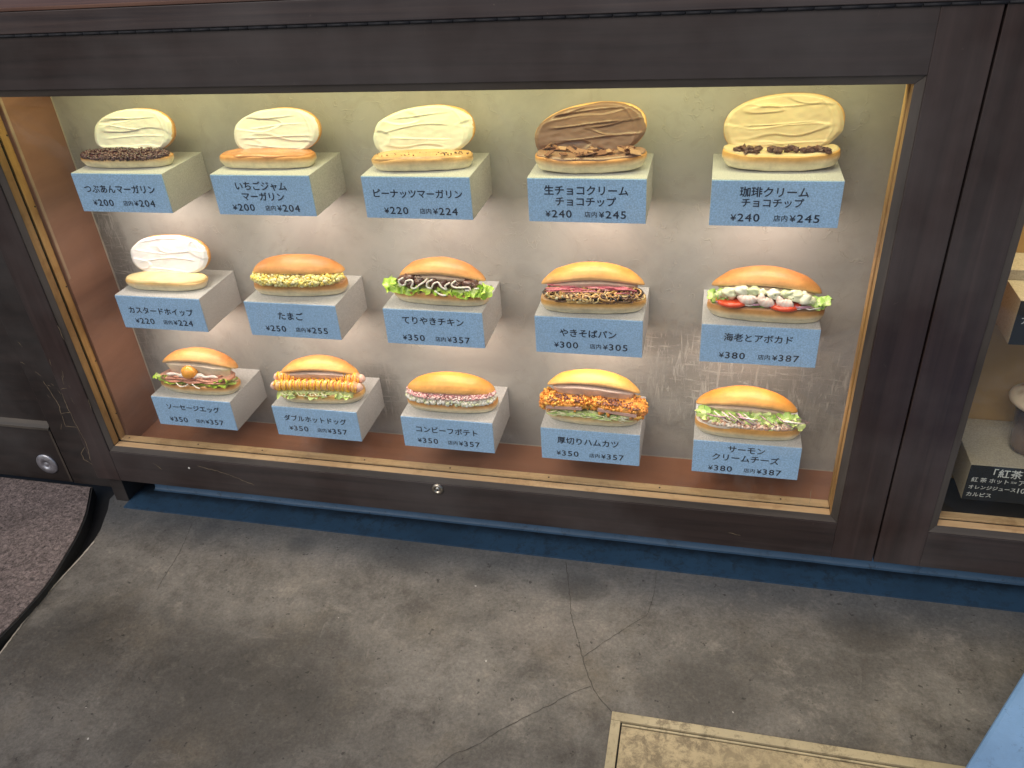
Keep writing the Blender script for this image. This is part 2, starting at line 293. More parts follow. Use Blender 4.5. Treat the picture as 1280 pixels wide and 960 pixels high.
# ------------------------------------------------------------------ mesh helpers
class MB:
    def __init__(s): s.v = []; s.f = []; s.c = []; s.s = []
    def add(s, vs, fs, col, mat=None, smooth=True):
        o = len(s.v)
        for i, p in enumerate(vs):
            p = Vector(p)
            if mat is not None: p = mat @ p
            s.v.append(p); s.c.append(col[i] if isinstance(col, list) else col)
        for f in fs: s.f.append([o + k for k in f]); s.s.append(smooth)
    def grid(s, fn, nu, nv, wrap_u=False, mat=None, smooth=True):
        vs, cs, fs = [], [], []
        for i in range(nu):
            for j in range(nv):
                p, c = fn(i / (nu if wrap_u else nu - 1), j / (nv - 1)); vs.append(p); cs.append(c)
        for i in range(nu if wrap_u else nu - 1):
            for j in range(nv - 1):
                a = i * nv + j; b = ((i + 1) % nu) * nv + j
                fs.append((a, b, b + 1, a + 1))
        s.add(vs, fs, cs, mat, smooth)
    def box(s, x0, x1, y0, y1, z0, z1, col=(.5, .5, .5), mat=None):
        vs = [(x, y, z) for z in (z0, z1) for y in (y0, y1) for x in (x0, x1)]
        fs = [(0, 2, 3, 1), (4, 5, 7, 6), (0, 1, 5, 4), (2, 6, 7, 3), (0, 4, 6, 2), (1, 3, 7, 5)]
        s.add(vs, fs, col, mat, False)
    def tube(s, pts, r, col, n=6, cap=True, rfn=None, cfn=None):
        pts = [Vector(p) for p in pts]; vs, fs, cs = [], [], []
        up = Vector((0.13, 0.2, 1)).normalized()
        for i, p in enumerate(pts):
            t = (pts[min(i + 1, len(pts) - 1)] - pts[max(i - 1, 0)]).normalized()
            a = t.cross(up)
            if a.length < 1e-4: a = t.cross(Vector((1, 0, 0)))
            a.normalize(); b = a.cross(t).normalized(); up = b
            rr = r * (rfn(i / (len(pts) - 1)) if rfn else 1)
            for k in range(n):
                th = 2 * math.pi * k / n
                vs.append(p + a * math.cos(th) * rr + b * math.sin(th) * rr); cs.append(cfn(i / (len(pts) - 1), th) if cfn else col)
        for i in range(len(pts) - 1):
            for k in range(n):
                fs.append((i * n + k, i * n + (k + 1) % n, (i + 1) * n + (k + 1) % n, (i + 1) * n + k))
        if cap: fs.append(tuple(range(n - 1, -1, -1))); fs.append(tuple((len(pts) - 1) * n + k for k in range(n)))
        s.add(vs, fs, cs, None, True)
    def lump(s, c, r, col, sub=1, jit=0.25, squash=(1, 1, 1), seed=None):
        vs, fs = ICO[sub]; sd = seed if seed is not None else random.random() * 100
        rot = Matrix.Rotation(random.random() * 6.3, 3, Vector((random.random() - .5, random.random() - .5, random.random() - .5)).normalized())
        out = []
        for p in vs:
            q = p * (1 + jit * noise.noise(p * 1.6 + Vector((sd, sd * .7, 0))))
            q = rot @ q if squash == (1, 1, 1) else q
            out.append(Vector(c) + Vector((q.x * r * squash[0], q.y * r * squash[1], q.z * r * squash[2])))
        s.add(out, fs, col, None, True)
    def prism(s, poly, z0, z1, col=(.5, .5, .5)):
        n = len(poly); vs = [(x, y, z0) for x, y in poly] + [(x, y, z1) for x, y in poly]
        fs = [tuple(range(n - 1, -1, -1)), tuple(range(n, 2 * n))] + [(i, (i + 1) % n, n + (i + 1) % n, n + i) for i in range(n)]
        s.add(vs, fs, col, None, False)
    def build(s, name, mat, parent=None, loc=None, bevel=0.0, mesh_only=False):
        me = bpy.data.meshes.new(name); me.from_pydata([tuple(p) for p in s.v], [], s.f); me.update()
        me.polygons.foreach_set('use_smooth', s.s)
        at = me.color_attributes.new('Col', 'FLOAT_COLOR', 'POINT')
        flat = []
        for c in s.c: flat += [c[0], c[1], c[2], 1.0]
        at.data.foreach_set('color', flat)
        bm = bmesh.new(); bm.from_mesh(me)
        if bevel:
            es = [e for e in bm.edges if len(e.link_faces) == 2 and e.calc_face_angle(0) > 0.6]
            bmesh.ops.bevel(bm, geom=es, offset=bevel, segments=2, affect='EDGES', profile=0.5)
        bmesh.ops.recalc_face_normals(bm, faces=bm.faces)
        bm.to_mesh(me); bm.free()
        me.materials.append(mat)
        if mesh_only: return me
        return put(name, me, parent, loc)
def ico(sub):
    bm = bmesh.new(); bmesh.ops.create_icosphere(bm, subdivisions=sub, radius=1.0)
    vs = [v.co.copy() for v in bm.verts]; fs = [tuple(v.index for v in f.verts) for f in bm.faces]; bm.free(); return vs, fs
ICO = {1: ico(1), 2: ico(2), 3: ico(3), 4: ico(4)}
def put(name, me, parent=None, loc=None):
    o = bpy.data.objects.new(name, me); COL.objects.link(o)
    if parent: o.parent = parent
    if loc: o.location = loc
    return o
def tag(o, label=None, cat=None, group=None, kind=None):
    if label: o['label'] = label
    if cat: o['category'] = cat
    if group: o['group'] = group
    if kind: o['kind'] = kind
    return o
def empty(name, loc, label, cat, group=None, rz=0):
    o = bpy.data.objects.new(name, None); COL.objects.link(o); o.location = loc; o.rotation_euler = (0, 0, rz)
    o.empty_display_size = 0.02
    return tag(o, label, cat, group)
def boxpart(name, x0, x1, y0, y1, z0, z1, mat, parent=None, bevel=0.0, loc=None):
    b = MB(); b.box(x0, x1, y0, y1, z0, z1); return b.build(name, mat, parent, loc, bevel)

# ------------------------------------------------------------------ dimensions (metres; x right, y into the case, z up)
F = -0.155                    # front face of the cabinet
XL, XR, ZB, ZT = -0.2142, 1.1365, -0.5456, 0.1275
FZ = -0.70                    # pavement level
SEAM = 1.2137; CASEL = -0.281; CT = 0.2135; CB = -0.631
T = 0.0112

# ------------------------------------------------------------------ ground
ground = MB()
ground.box(-40, 40, -60, 20, -1.2, FZ - 0.012)
tag(ground.build('ground', M_black), kind='structure')
edge = [(-0.2884, -0.1416), (-0.2700, -0.172), (-0.2593, -0.1971), (-0.2440, -0.232), (-0.2368, -0.2634), (-0.2345, -0.300), (-0.2345, -0.3343), (-0.2343, -0.4008), (-0.2287, -0.4671), (-0.2182, -0.5345), (-0.205, -0.64), (-0.19, -0.8), (-0.19, -1.4), (-0.3, -2.2), (-1.0, -3.2), (-12, -5), (-12, -30), (25, -30), (25, 0.9), (-0.2884, 0.9)]
c = MB(); c.prism(edge[::-1], FZ - 0.011, FZ)
tag(c.build('concrete_pavement', M_conc, bevel=0.0), kind='structure')
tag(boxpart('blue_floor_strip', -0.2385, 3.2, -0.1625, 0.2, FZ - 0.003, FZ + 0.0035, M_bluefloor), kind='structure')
# cove-footed blue plinth under the cabinets
c = MB()
def cove(u, v):
    x = -0.205 + u * 3.4
    prof = [(-0.104, FZ + 0.0036), (-0.1000, FZ + 0.0043), (-0.0975, FZ + 0.0065), (-0.0960, FZ + 0.011), (-0.0955, FZ + 0.03), (-0.0955, CB - 0.001), (0.1, CB - 0.001), (0.1, FZ + .0036), (-0.104, FZ + .0036)]
    k = v * (len(prof) - 1); i = min(int(k), len(prof) - 2); t = k - i
    y = prof[i][0] * (1 - t) + prof[i + 1][0] * t; z = prof[i][1] * (1 - t) + prof[i + 1][1] * t
    return (x, y + 0.0015 * noise.noise(Vector((x * 12, y * 9, z * 20))), z), (0, 0, 0)
c.grid(cove, 120, 9, smooth=False)
tag(c.build('blue_plinth', M_blueplinth), kind='structure')

# cracks: thin ribbons lying in the pavement
def ribbon(pts, wdt, z, y=None, seed=1, jit=0.9):
    rnd = random.Random(seed); P = []
    for i in range(len(pts) - 1):
        a, b = Vector((*pts[i], 0)), Vector((*pts[i + 1], 0)); n = max(2, int((b - a).length / 0.006))
        for k in range(n): P.append(a.lerp(b, k / n) + Vector((rnd.uniform(-1, 1), rnd.uniform(-1, 1), 0)) * wdt * jit)
    P.append(Vector((*pts[-1], 0)))
    m_ = MB(); vs = []
    for i, p in enumerate(P):
        t = (P[min(i + 1, len(P) - 1)] - P[max(i - 1, 0)]).normalized(); nn = Vector((-t.y, t.x, 0))
        ww = wdt * rnd.uniform(0.35, 1.0) * (0.35 if i in (0, len(P) - 1) else 1)
        vs += [p + nn * ww / 2, p - nn * ww / 2]
    fs = [(2 * i, 2 * i + 1, 2 * i + 3, 2 * i + 2) for i in range(len(P) - 1)]
    if y is None: vs = [(v.x, v.y, z) for v in vs]
    else: vs = [(v.x, y, v.y) for v in vs]
    m_.add(vs, fs, (0, 0, 0), None, False); return m_
pav = bpy.data.objects['concrete_pavement']
for k, (pts, wd) in enumerate(((((0.6996, -0.168), (0.7197, -0.2488), (0.7297, -0.2926), (0.7482, -0.3408), (0.7613, -0.3742), (0.7752, -0.4074), (0.784, -0.4253), (0.8019, -0.4482), (0.8195, -0.4655)), 0.0012),
        (((0.7613, -0.3742), (0.7913, -0.3383), (0.8322, -0.2925), (0.8541, -0.2713), (0.8582, -0.2565), (0.8631, -0.2154), (0.8636, -0.168)), 0.0009),
        (((0.784, -0.4253), (0.7555, -0.4421), (0.7289, -0.4671), (0.7026, -0.4901), (0.6766, -0.5113), (0.6517, -0.5347), (0.628, -0.56), (0.6025, -0.5762), (0.5856, -0.5995), (0.54, -0.66)), 0.0011),
        (((-0.0634, -0.168), (-0.0634, -0.1849), (-0.0419, -0.2622), (-0.0334, -0.329), (-0.028, -0.36)), 0.0009))):
    ribbon(pts, wd, FZ + 0.0006, seed=k + 3).build('crack', M_crack, pav)

ribbon([(-0.2350, -0.262), (-0.2325, -0.300), (-0.2320, -0.3343), (-0.2315, -0.4008), (-0.2262, -0.4671), (-0.2158, -0.5345), (-0.203, -0.62)], 0.0042, FZ + 0.0005, seed=90, jit=0.12).build('worn_edge', M_bead, pav)
# floor hatch, bottom right
ht = empty('floor_hatch', (0.82, -0.467, FZ), 'dirty cream metal access hatch let into the concrete floor', 'hatch')
def fr(name, x0, x1, y0, y1, z0, z1, mt): return boxpart(name, x0 - 0.82, x1 - 0.82, y0 + 0.467, y1 + 0.467, z0, z1, mt, ht, 0.0006)
fr('frame_rail', 0.8202, 1.42, -0.4802, -0.4665, -0.002, 0.0050, M_hatchf)
fr('frame_rail', 0.8202, 0.8343, -0.90, -0.4806, -0.002, 0.0046, M_hatchf)
fr('frame_rail', 1.4062, 1.42, -0.90, -0.4806, -0.002, 0.0046, M_hatchf)
fr('groove', 0.8345, 1.406, -0.8995, -0.4808, -0.002, 0.0010, M_black)
fr('inner_lip', 0.8367, 1.404, -0.4862, -0.4832, -0.001, 0.0036, M_hatchf)
fr('lid', 0.8367, 1.404, -0.895, -0.4885, -0.001, 0.0040, M_hatch)

# blue painted block, bottom right corner
c = MB(); c.prism([(1.4400, -0.2790), (1.2485, -0.5653), (1.143, -0.724), (1.560, -1.002), (1.857, -0.557)][::-1], -0.70, -0.56)
o = c.build('blue_block', M_blueblk, bevel=0.006); tag(o, 'light blue painted concrete block at the right front corner of the pavement', 'block')

# ------------------------------------------------------------------ main cabinet
cab = empty('display_cabinet', (0.46, F, CB), 'wide dark wood display cabinet with fifteen filled rolls on blue fronted blocks', 'display case')
OX, OY, OZ = 0.46, F, CB
def cp(name, x0, x1, y0, y1, z0, z1, mt, bevel=0.0008, par=None):
    p = par or cab; ox, oy, oz = (OX, OY, OZ) if p is cab else (p.location if p.parent is None else (OX, OY, OZ))
    return boxpart(name, x0 - ox, x1 - ox, y0 - oy, y1 - oy, z0 - oz, z1 - oz, mt, p, bevel)
def case_frame(par, xa, xb, xl, xr, lab=False):
    cp('frame_stile', xa, xl - T, F, F + 0.022, CB, CT, M_frame, 0.0012, par)
    cp('frame_stile', xr + T, xb, F, F + 0.022, CB, CT, M_frame, 0.0012, par)
    cp('top_rail', xl - T, xr + T, F + 0.0003, F + 0.022, ZT + T, CT - 0.0005, M_frameH, 0.0006, par)
    cp('bottom_rail', xl - T, xr + T, F + 0.0003, F + 0.022, CB, ZB - T, M_frameH, 0.0006, par)
    ox, oy, oz = par.location
    # mitred chamfer trim round the opening
    def trim(a, b, ia, ib, mt):
        m_ = MB(); y0, y1 = F + 0.0022, F + 0.0062
        vs = [(a[0], y0, a[1]), (b[0], y0, b[1]), (ib[0], y1, ib[1]), (ia[0], y1, ia[1])]
        vs += [(p[0], F + 0.0072 if k > 1 else F + 0.0200, p[2]) for k, p in enumerate(vs)]
        vs = [(p[0] - ox, p[1] - oy, p[2] - oz) for p in vs]
        m_.add(vs, [(0, 1, 2, 3), (7, 6, 5, 4), (0, 4, 5, 1), (1, 5, 6, 2), (2, 6, 7, 3), (3, 7, 4, 0)], (0, 0, 0), None, False)
        m_.build('chamfer_trim', mt, par, bevel=0.0004)
    e = 0.0004
    trim((xl - T, ZB - T), (xr + T, ZB - T), (xl, ZB), (xr, ZB), M_trim)
    trim((xl - T, ZT + T), (xr + T, ZT + T), (xl, ZT), (xr, ZT), M_trim)
    trim((xl - T, ZB - T + e), (xl - T, ZT + T - e), (xl, ZB + e), (xl, ZT - e), M_trimV)
    trim((xr + T, ZB - T + e), (xr + T, ZT + T - e), (xr, ZB + e), (xr, ZT - e), M_trimV)
    # two rows of pine glazing strip with the groove that holds the pane
    for (y0, y1, up) in ((-0.1475, -0.1324, 0.0), (-0.1280, -0.112, 0.0012)):
        cp('glazing_strip', xl, xr, y0, y1, ZB - 0.018, ZB + up, M_strip, 0.0008, par)
        cp('glazing_strip', xl - 0.018, xl + up, y0, y1, ZB + up, ZT, M_stripV, 0.0008, par)
        cp('glazing_strip', xr - up, xr + 0.018, y0, y1, ZB + up, ZT, M_stripV, 0.0008, par)
        cp('glazing_strip', xl, xr, y0, y1, ZT, ZT + 0.018, M_strip, 0.0008, par)
    for (x0, x1, z0, z1) in ((xl - 0.017, xr + 0.017, ZB - 0.017, ZB - 0.0021), (xl - 0.017, xl - 0.0021, ZB, ZT), (xr + 0.0021, xr + 0.017, ZB, ZT)):
        cp('pane_groove', x0, x1, -0.1323, -0.1281, z0, z1, M_black, 0, par)
    cp('glass_pane', xl - 0.0018, xr + 0.0018, -0.1308, -0.1296, ZB - 0.0018, ZT + 0.012, M_glass, 0, par)
case_frame(cab, CASEL, SEAM - 0.0013, XL, XR)
IL, IFZ = -0.2070, -0.5690
cp('back_panel', -0.30, 1.21, 0.0, 0.012, -0.60, 0.20, M_plaster, 0)
cp('side_panel', IL - 0.010, IL, -0.1115, -0.0002, IFZ + 0.0002, 0.170, M_redV, 0)
cp('side_panel', 1.180, 1.190, -0.1115, -0.0002, IFZ + 0.0002, 0.170, M_redV, 0)
cp('floor_panel', IL - 0.010, 1.190, -0.1115, -0.0002, IFZ - 0.012, IFZ, M_red, 0)
cp('ceiling_panel', IL - 0.010, 1.190, -0.1310, -0.0002, 0.1705, 0.1800, M_lampbody, 0)
cp('caulk_bead', IL, IL + 0.0016, -0.0018, -0.0003, IFZ, 0.170, M_bead, 0)
cp('caulk_bead', IL + .002, 1.18, -0.0016, -0.0003, IFZ, IFZ + 0.0012, M_bead, 0)
# acrylic guard strip on the left wall
cp('edge_guard', IL, IL + 0.0012, -0.1105, -0.1045, -0.200, 0.16, M_guard, 0.0003)
cp('wooden_foot', -0.2705, -0.2385, -0.142, -0.05, FZ + 0.0002, CB - 0.0002, M_door, 0.001)
cp('base_board', CASEL + 0.001, 1.212, F + 0.0225, 0.012, CB + 0.0003, -0.6005, M_door, 0)
cp('carcass_side', CASEL + 0.0005, CASEL + 0.012, F + 0.0225, 0.012, -0.6, CT - 0.001, M_frame, 0)
# joint board under the light
cp('back_rail', -0.30, 1.21, 0.0123, 0.5, -0.70, -0.60, M_door, 0)
# nails in the pine strip
def disc(mb, cx, cy, cz, r, axis, n=12, h=0.0004, col=(0, 0, 0)):
    vs = []; 
    for k in (0, 1):
        for i in range(n):
            a = 2 * math.pi * i / n; u, v = math.cos(a) * r, math.sin(a) * r
            d = h * k
            vs.append((cx + u, cy + v, cz + d) if axis == 'z' else ((cx + d, cy + u, cz + v) if axis == 'x' else (cx + u, cy - d, cz + v)))
    fs = [tuple(range(n)), tuple(range(n, 2 * n))] + [(i, (i + 1) % n, n + (i + 1) % n, n + i) for i in range(n)]
    mb.add(vs, fs, col, None, False)
for x in (-0.1977, -0.0408, 0.0994, 0.3122, 0.4806, 0.6649, 0.86, 1.06):
    d = MB(); disc(d, x - OX, -0.1210 - OY, ZB + 0.0012 - OZ, 0.0016, 'z', 10); d.build('nail', M_black, cab)
for z in (0.06, -0.0609, -0.2116, -0.3683, -0.49):
    d = MB(); disc(d, XL + 0.0012 - OX, -0.1150 - OY, z - OZ, 0.0016, 'x', 10); d.build('nail', M_black, cab)
# cylinder lock in the bottom rail
def revolve(prof, n=28, axis='z', col=(.5, .5, .5)):
    m_ = MB(); vs = []; 
    for i in range(n):
        a = 2 * math.pi * i / n
        for r, h in prof:
            x, y = r * math.cos(a), r * math.sin(a)
            vs.append((x, y, h) if axis == 'z' else (x, -h, y))
    k = len(prof)
    fs = [(i * k + j, ((i + 1) % n) * k + j, ((i + 1) % n) * k + j + 1, i * k + j + 1) for i in range(n) for j in range(k - 1)]
    m_.add(vs, fs, col, None, True); return m_
lk = revolve([(0.0, 0.0005), (0.0058, 0.0005), (0.0062, 0.0028), (0.0078, 0.0032), (0.0104, 0.0022), (0.0112, -0.001)], 28, 'y').build('lock', M_brass, cab, (0.4644 - OX, -0.0002, -0.5680 - OZ))
revolve([(0.0, 0.0020), (0.0040, 0.0018), (0.0048, 0.0)], 20, 'y').build('lock_core', M_steel, lk, (0, 0, 0))
boxpart('keyway', -0.0005, 0.0005, -0.0024, -0.0005, -0.0024, 0.0024, M_black, lk)
d = MB(); disc(d, 0, 0, 0, 0.0022, 'y', 12, 0.0006); tag(d.build('paint_speck', M_white_ink, cab, (-0.0505 - OX, -0.0002, -0.5780 - OZ)))
# gouges in the left stile and beside it
rn = random.Random(3)
scr = [((-0.2795, -0.585), (-0.272, -0.545), (-0.2775, -0.50), (-0.280, -0.455), (-0.2790, -0.42)), ((-0.2775, -0.412), (-0.262, -0.409)), ((-0.266, -0.400), (-0.262, -0.380)), ((-0.259, -0.386), (-0.2565, -0.368)),
       ((-0.2565, -0.401), (-0.254, -0.409)), ((-0.262, -0.43), (-0.260, -0.445)), ((-0.2775, -0.36), (-0.274, -0.345)), ((-0.03, -0.570), (0.03, -0.583), (0.085, -0.605)), ((-0.13, -0.574), (-0.115, -0.590)), ((0.98, -0.60), (1.0, -0.603)), ((1.10, -0.52), (1.10, -0.49)),
       ((-0.212 - .011, -0.30), (-0.225, -0.27)), ((-0.2245, -0.43), (-0.2265, -0.455))]
for i, s_ in enumerate(scr):
    r_ = ribbon(s_, 0.0011, 0, F - 0.0003, seed=i + 40); r_.v = [Vector((p.x - OX, p.y - OY, p.z - OZ)) for p in r_.v]; r_.build('gouge', M_scratch, cab)

# lamps inside the case
def area(name, loc, sx, sy, power, col, parent, rot=(0, 0, 0)):
    l = bpy.data.lights.new(name, 'AREA'); l.shape = 'RECTANGLE'; l.size = sx; l.size_y = sy; l.energy = power; l.color = col
    o = bpy.data.objects.new(name, l); COL.objects.link(o); o.parent = parent; o.location = loc; o.rotation_euler = rot; return o
fx = cp('lamp_housing', -0.17, 1.15, -0.108, -0.078, 0.1605, 0.1703, M_lampbody, 0.001)
area('case_lamp', (0.49 - OX, -0.093 - OY, 0.1600 - OZ), 1.28, 0.024, P_TOP, C_TOP, cab)

# ------------------------------------------------------------------ counter above
ct = empty('counter', (0.6, F, 0.2145), 'dark brown wooden counter top running along above both display cabinets', 'counter')
boxpart('counter_top', -2.2, 2.2, -0.0012, 0.62, 0.0325, 0.0378, M_counter, ct, 0.0012)
boxpart('fascia_board', -2.199, 2.199, 0.0, 0.60, 0.0022, 0.0320, M_counterF, ct, 0.0012)
hm = MB(); hm.tube([(0, 0, 0), (0.028, 0, 0)], 0.0019, (0, 0, 0), 8); hme = hm.build('hinge_knuckle', M_hinge, mesh_only=True)
for i in range(62):
    put('hinge_knuckle', hme, ct, (-0.95 + i * 0.029, -0.0004, -0.0002))
boxpart('hinge_leaf', -2.19, 2.19, 0.0015, 0.60, -0.0008, 0.0020, M_hinge, ct)

# ------------------------------------------------------------------ text
FONT_CACHE = {}
def text_mesh(body, bold=0.0):
    if body in FONT_CACHE: return FONT_CACHE[body]
    cu = bpy.data.curves.new('txt', 'FONT'); cu.body = body; cu.size = 1.0; cu.offset = 0.0; cu.space_character = 1.0 if not body.isdigit() else 1.16; cu.resolution_u = 3; cu.fill_mode = 'FRONT'
    ob = bpy.data.objects.new('txt', cu); COL.objects.link(ob)
    dg = bpy.context.evaluated_depsgraph_get(); dg.update()
    me0 = ob.evaluated_get(dg).to_mesh()
    vs = [v.co.copy() for v in me0.vertices]; fs = [tuple(p.vertices) for p in me0.polygons]
    ob.evaluated_get(dg).to_mesh_clear(); bpy.data.objects.remove(ob); bpy.data.curves.remove(cu)
    xs = [v.x for v in vs]; ys = [v.y for v in vs]
    FONT_CACHE[body] = (vs, fs, min(xs), max(xs), min(ys), max(ys)); return FONT_CACHE[body]
def write(mb, body, u0, u1, zc, y, W, hmax=None, bold=0.012, em=None):
    vs, fs, x0, x1, y0, y1 = text_mesh(body, bold)
    sx = (u1 - u0) * W / (x1 - x0); sz = min(sx, (hmax or 9) / 1.0)
    yc = 0.36 if em is None else em
    out = [(u0 * W + (v.x - x0) * sx, y, zc + (v.y - yc) * sz) for v in vs]
    for k, (dx, dz) in enumerate(((0, 0), (1, 0), (-1, 0), (0, 1), (0, -1))):
        if k and not bold: break
        mb.add([(p[0] + dx * bold * sx, p[1] - k * 0.00003, p[2] + dz * bold * sx) for p in out], fs, (0, 0, 0), None, False)

BW, BH, BD = 0.17, 0.0654, 0.12
def stand(x, z, lines, price, eat, pv, label, lamp, poff=0.0):
    t = empty('display_block', (x, 0, z), label, 'display block', 'grey display blocks with blue price fronts fixed to the back wall')
    boxpart('block', 0, BW, -BD + 0.0016, -0.0002, -BH, 0, M_block, t, 0.0005)
    p = boxpart('price_card', 0.0002, BW - 0.0002, -BD, -BD + 0.0015, -BH + 0.0002, -0.0008, M_blue, t, 0.0003)
    mb = MB(); y = -BD - 0.0003
    for (txt, u0, u1, v) in lines: write(mb, txt, u0, u1, -v * BH, y, BW, 0.0165, bold=0.019)
    o = poff
    for (yy, num, u) in (('¥', price, 0.158), ('¥', eat, 0.618)):
        write(mb, yy, u + o, u + 0.044 + o, -pv * BH - 0.0005, y, BW, 0.0122, bold=0.012)
        write(mb, num, u + 0.056 + o, u + 0.226 + o, -pv * BH, y, BW, 0.0158, bold=0.013)
    write(mb, '店内', 0.495 + o, 0.60 + o, -pv * BH - 0.0006, y, BW, bold=0.010)
    tag(mb.build('lettering', M_ink, p), kind='stuff')
    if lamp:
        h = boxpart('underside_lamp', 0.02, 0.15, -0.100, -0.030, -BH - 0.004, -BH - 0.0002, M_lampbody, t, 0.0005)
        area('underside_light', (0.085, -0.068, -BH - 0.0045), 0.14, 0.065, P_UNDER, C_UNDER, t)
    return t
RZ = (0.0, -0.2215, -0.437); PX = (-0.1125, 0.1440, 0.3985, 0.6540, 0.9115)
names = ['red bean paste roll', 'strawberry jam roll', 'peanut cream roll', 'chocolate cream roll', 'coffee cream roll', 'custard and whipped cream roll', 'egg salad roll', 'teriyaki chicken roll', 'fried noodle roll', 'shrimp and avocado roll',
         'sausage and egg roll', 'double hot dog roll', 'corned beef and potato roll', 'thick ham cutlet roll', 'salmon and cream cheese roll']
TXT = [
 ([('つぶあんマーガリン', .10, .88, .40)], '200', '204', .75, -.01),
 ([('いちごジャム', .24, .755, .27), ('マーガリン', .285, .71, .53)], '200', '204', .80, 0),
 ([('ピーナッツマーガリン', .10, .92, .40)], '220', '224', .80, .02),
 ([('生チョコクリーム', .145, .85, .27), ('チョコチップ', .24, .75, .52)], '240', '245', .80, -.01),
 ([('珈琲クリーム', .225, .75, .25), ('チョコチップ', .245, .72, .48)], '240', '245', .80, .01),
 ([('カスタードホイップ', .12, .885, .43)], '220', '224', .75, .0),
 ([('たまご', .355, .63, .37)], '250', '255', .75, .022),
 ([('てりやきチキン', .19, .81, .30)], '350', '357', .79, .01),
 ([('やきそばパン', .235, .76, .42)], '300', '305', .75, .02),
 ([('海老とアボカド', .20, .78, .31)], '380', '387', .78, .01),
 ([('ソーセージエッグ', .17, .84, .32)], '350', '357', .76, .0),
 ([('ダブルホットドッグ', .125, .86, .37)], '350', '357', .71, .0),
 ([('コンビーフポテト', .16, .83, .38)], '350', '357', .75, .0),
 ([('厚切りハムカツ', .17, .79, .36)], '350', '357', .77, .0),
 ([('サーモン', .33, .67, .20), ('クリームチーズ', .19, .81, .47)], '380', '387', .82, .0)]
for i in range(15):
    r, c_ = divmod(i, 5); L, pr, et, pv, of = TXT[i]
    stand(PX[c_] , RZ[r], L, pr, et, pv, 'grey block with blue price front holding the ' + names[i], r < 2, of)

# ------------------------------------------------------------------ bread
CR_D, CR_G, CR_L, CRUMB, BASEC = (0.52, 0.195, 0.05), (0.66, 0.30, 0.08), (0.78, 0.47, 0.18), (0.76, 0.58, 0.44), (0.93, 0.83, 0.58)
def lerp(a, b, t): t = max(0, min(1, t)); return tuple(a[i] * (1 - t) + b[i] * t for i in range(len(a)))
def loaf(mb, L, W, prof, cols, mat=None, n=2.5, seed=0, nu=72, amp=0.0012, arch=0.2, bend=0.0, bow=0.0):
    """prof: list of (inset, z); cols: colour per profile point."""
    a, b = L / 2, W / 2
    def fn(u, v):
        k = v * (len(prof) - 1) ; i = min(int(k), len(prof) - 2); t = k - i
        d = prof[i][0] * (1 - t) + prof[i + 1][0] * t; z = prof[i][1] * (1 - t) + prof[i + 1][1] * t
        col = lerp(cols[i], cols[i + 1], t)
        th = 2 * math.pi * u; cs, sn = math.cos(th), math.sin(th)
        x = max(a - d, 0) * math.copysign(abs(cs) ** (2 / n), cs); y = max(b - d, 0) * math.copysign(abs(sn) ** (2 / n), sn)
        z *= 1 - arch * (x / a) ** 2
        z += bend * (x / a) ** 2
        y += bow * ((x / a) ** 2 - .4)
        q = Vector((x * 35 + seed, y * 35, z * 60)); nn = noise.noise(q)
        x += amp * noise.noise(q + Vector((9, 0, 0))); y += amp * nn; z += amp * 0.6 * noise.noise(q * 1.4 + Vector((0, 7, 0)))
        dn = noise.noise(Vector((x * 16 + seed * 3, y * 22, z * 26))); z += 0.0011 * dn * min(1, z / .01); y += 0.0010 * noise.noise(Vector((x * 14, seed * 5, z * 20)))
        k2 = noise.noise(Vector((x * 45 + seed, y * 60, z * 90))) + .5 * dn
        return (x, y, z), lerp(col, tuple(c * 0.78 for c in col), 0.5 + 0.8 * k2)
    mb.grid(fn, nu, 34, True, mat)
def bottom_bun(t, L=0.162, W=0.058, H=0.023, cut=CRUMB, seed=0, edge=CR_G, bend=0.0, bow=0.0, arch=0.12, base=BASEC):
    mb = MB(); b = W / 2
    prof = [(b, 0.0), (b * 0.45, 0.0), (b * 0.20, 0.0010), (0.0026, 0.0065), (0.0, 0.0115), (0.0, 0.017), (0.0007, H - 0.002), (0.0035, H), (b * 0.4, H - 0.0005), (b, H)]
    cols = [base, base, base, base, lerp(base, CR_L, .35), lerp(edge, CR_L, .35), lerp(edge, CR_D, .1), lerp(cut, edge, .5), cut, cut]
    loaf(mb, L, W, prof, cols, None, 2.6, seed, bend=bend, bow=bow, arch=arch)
    return mb.build('bottom_bun', M_bun, t)
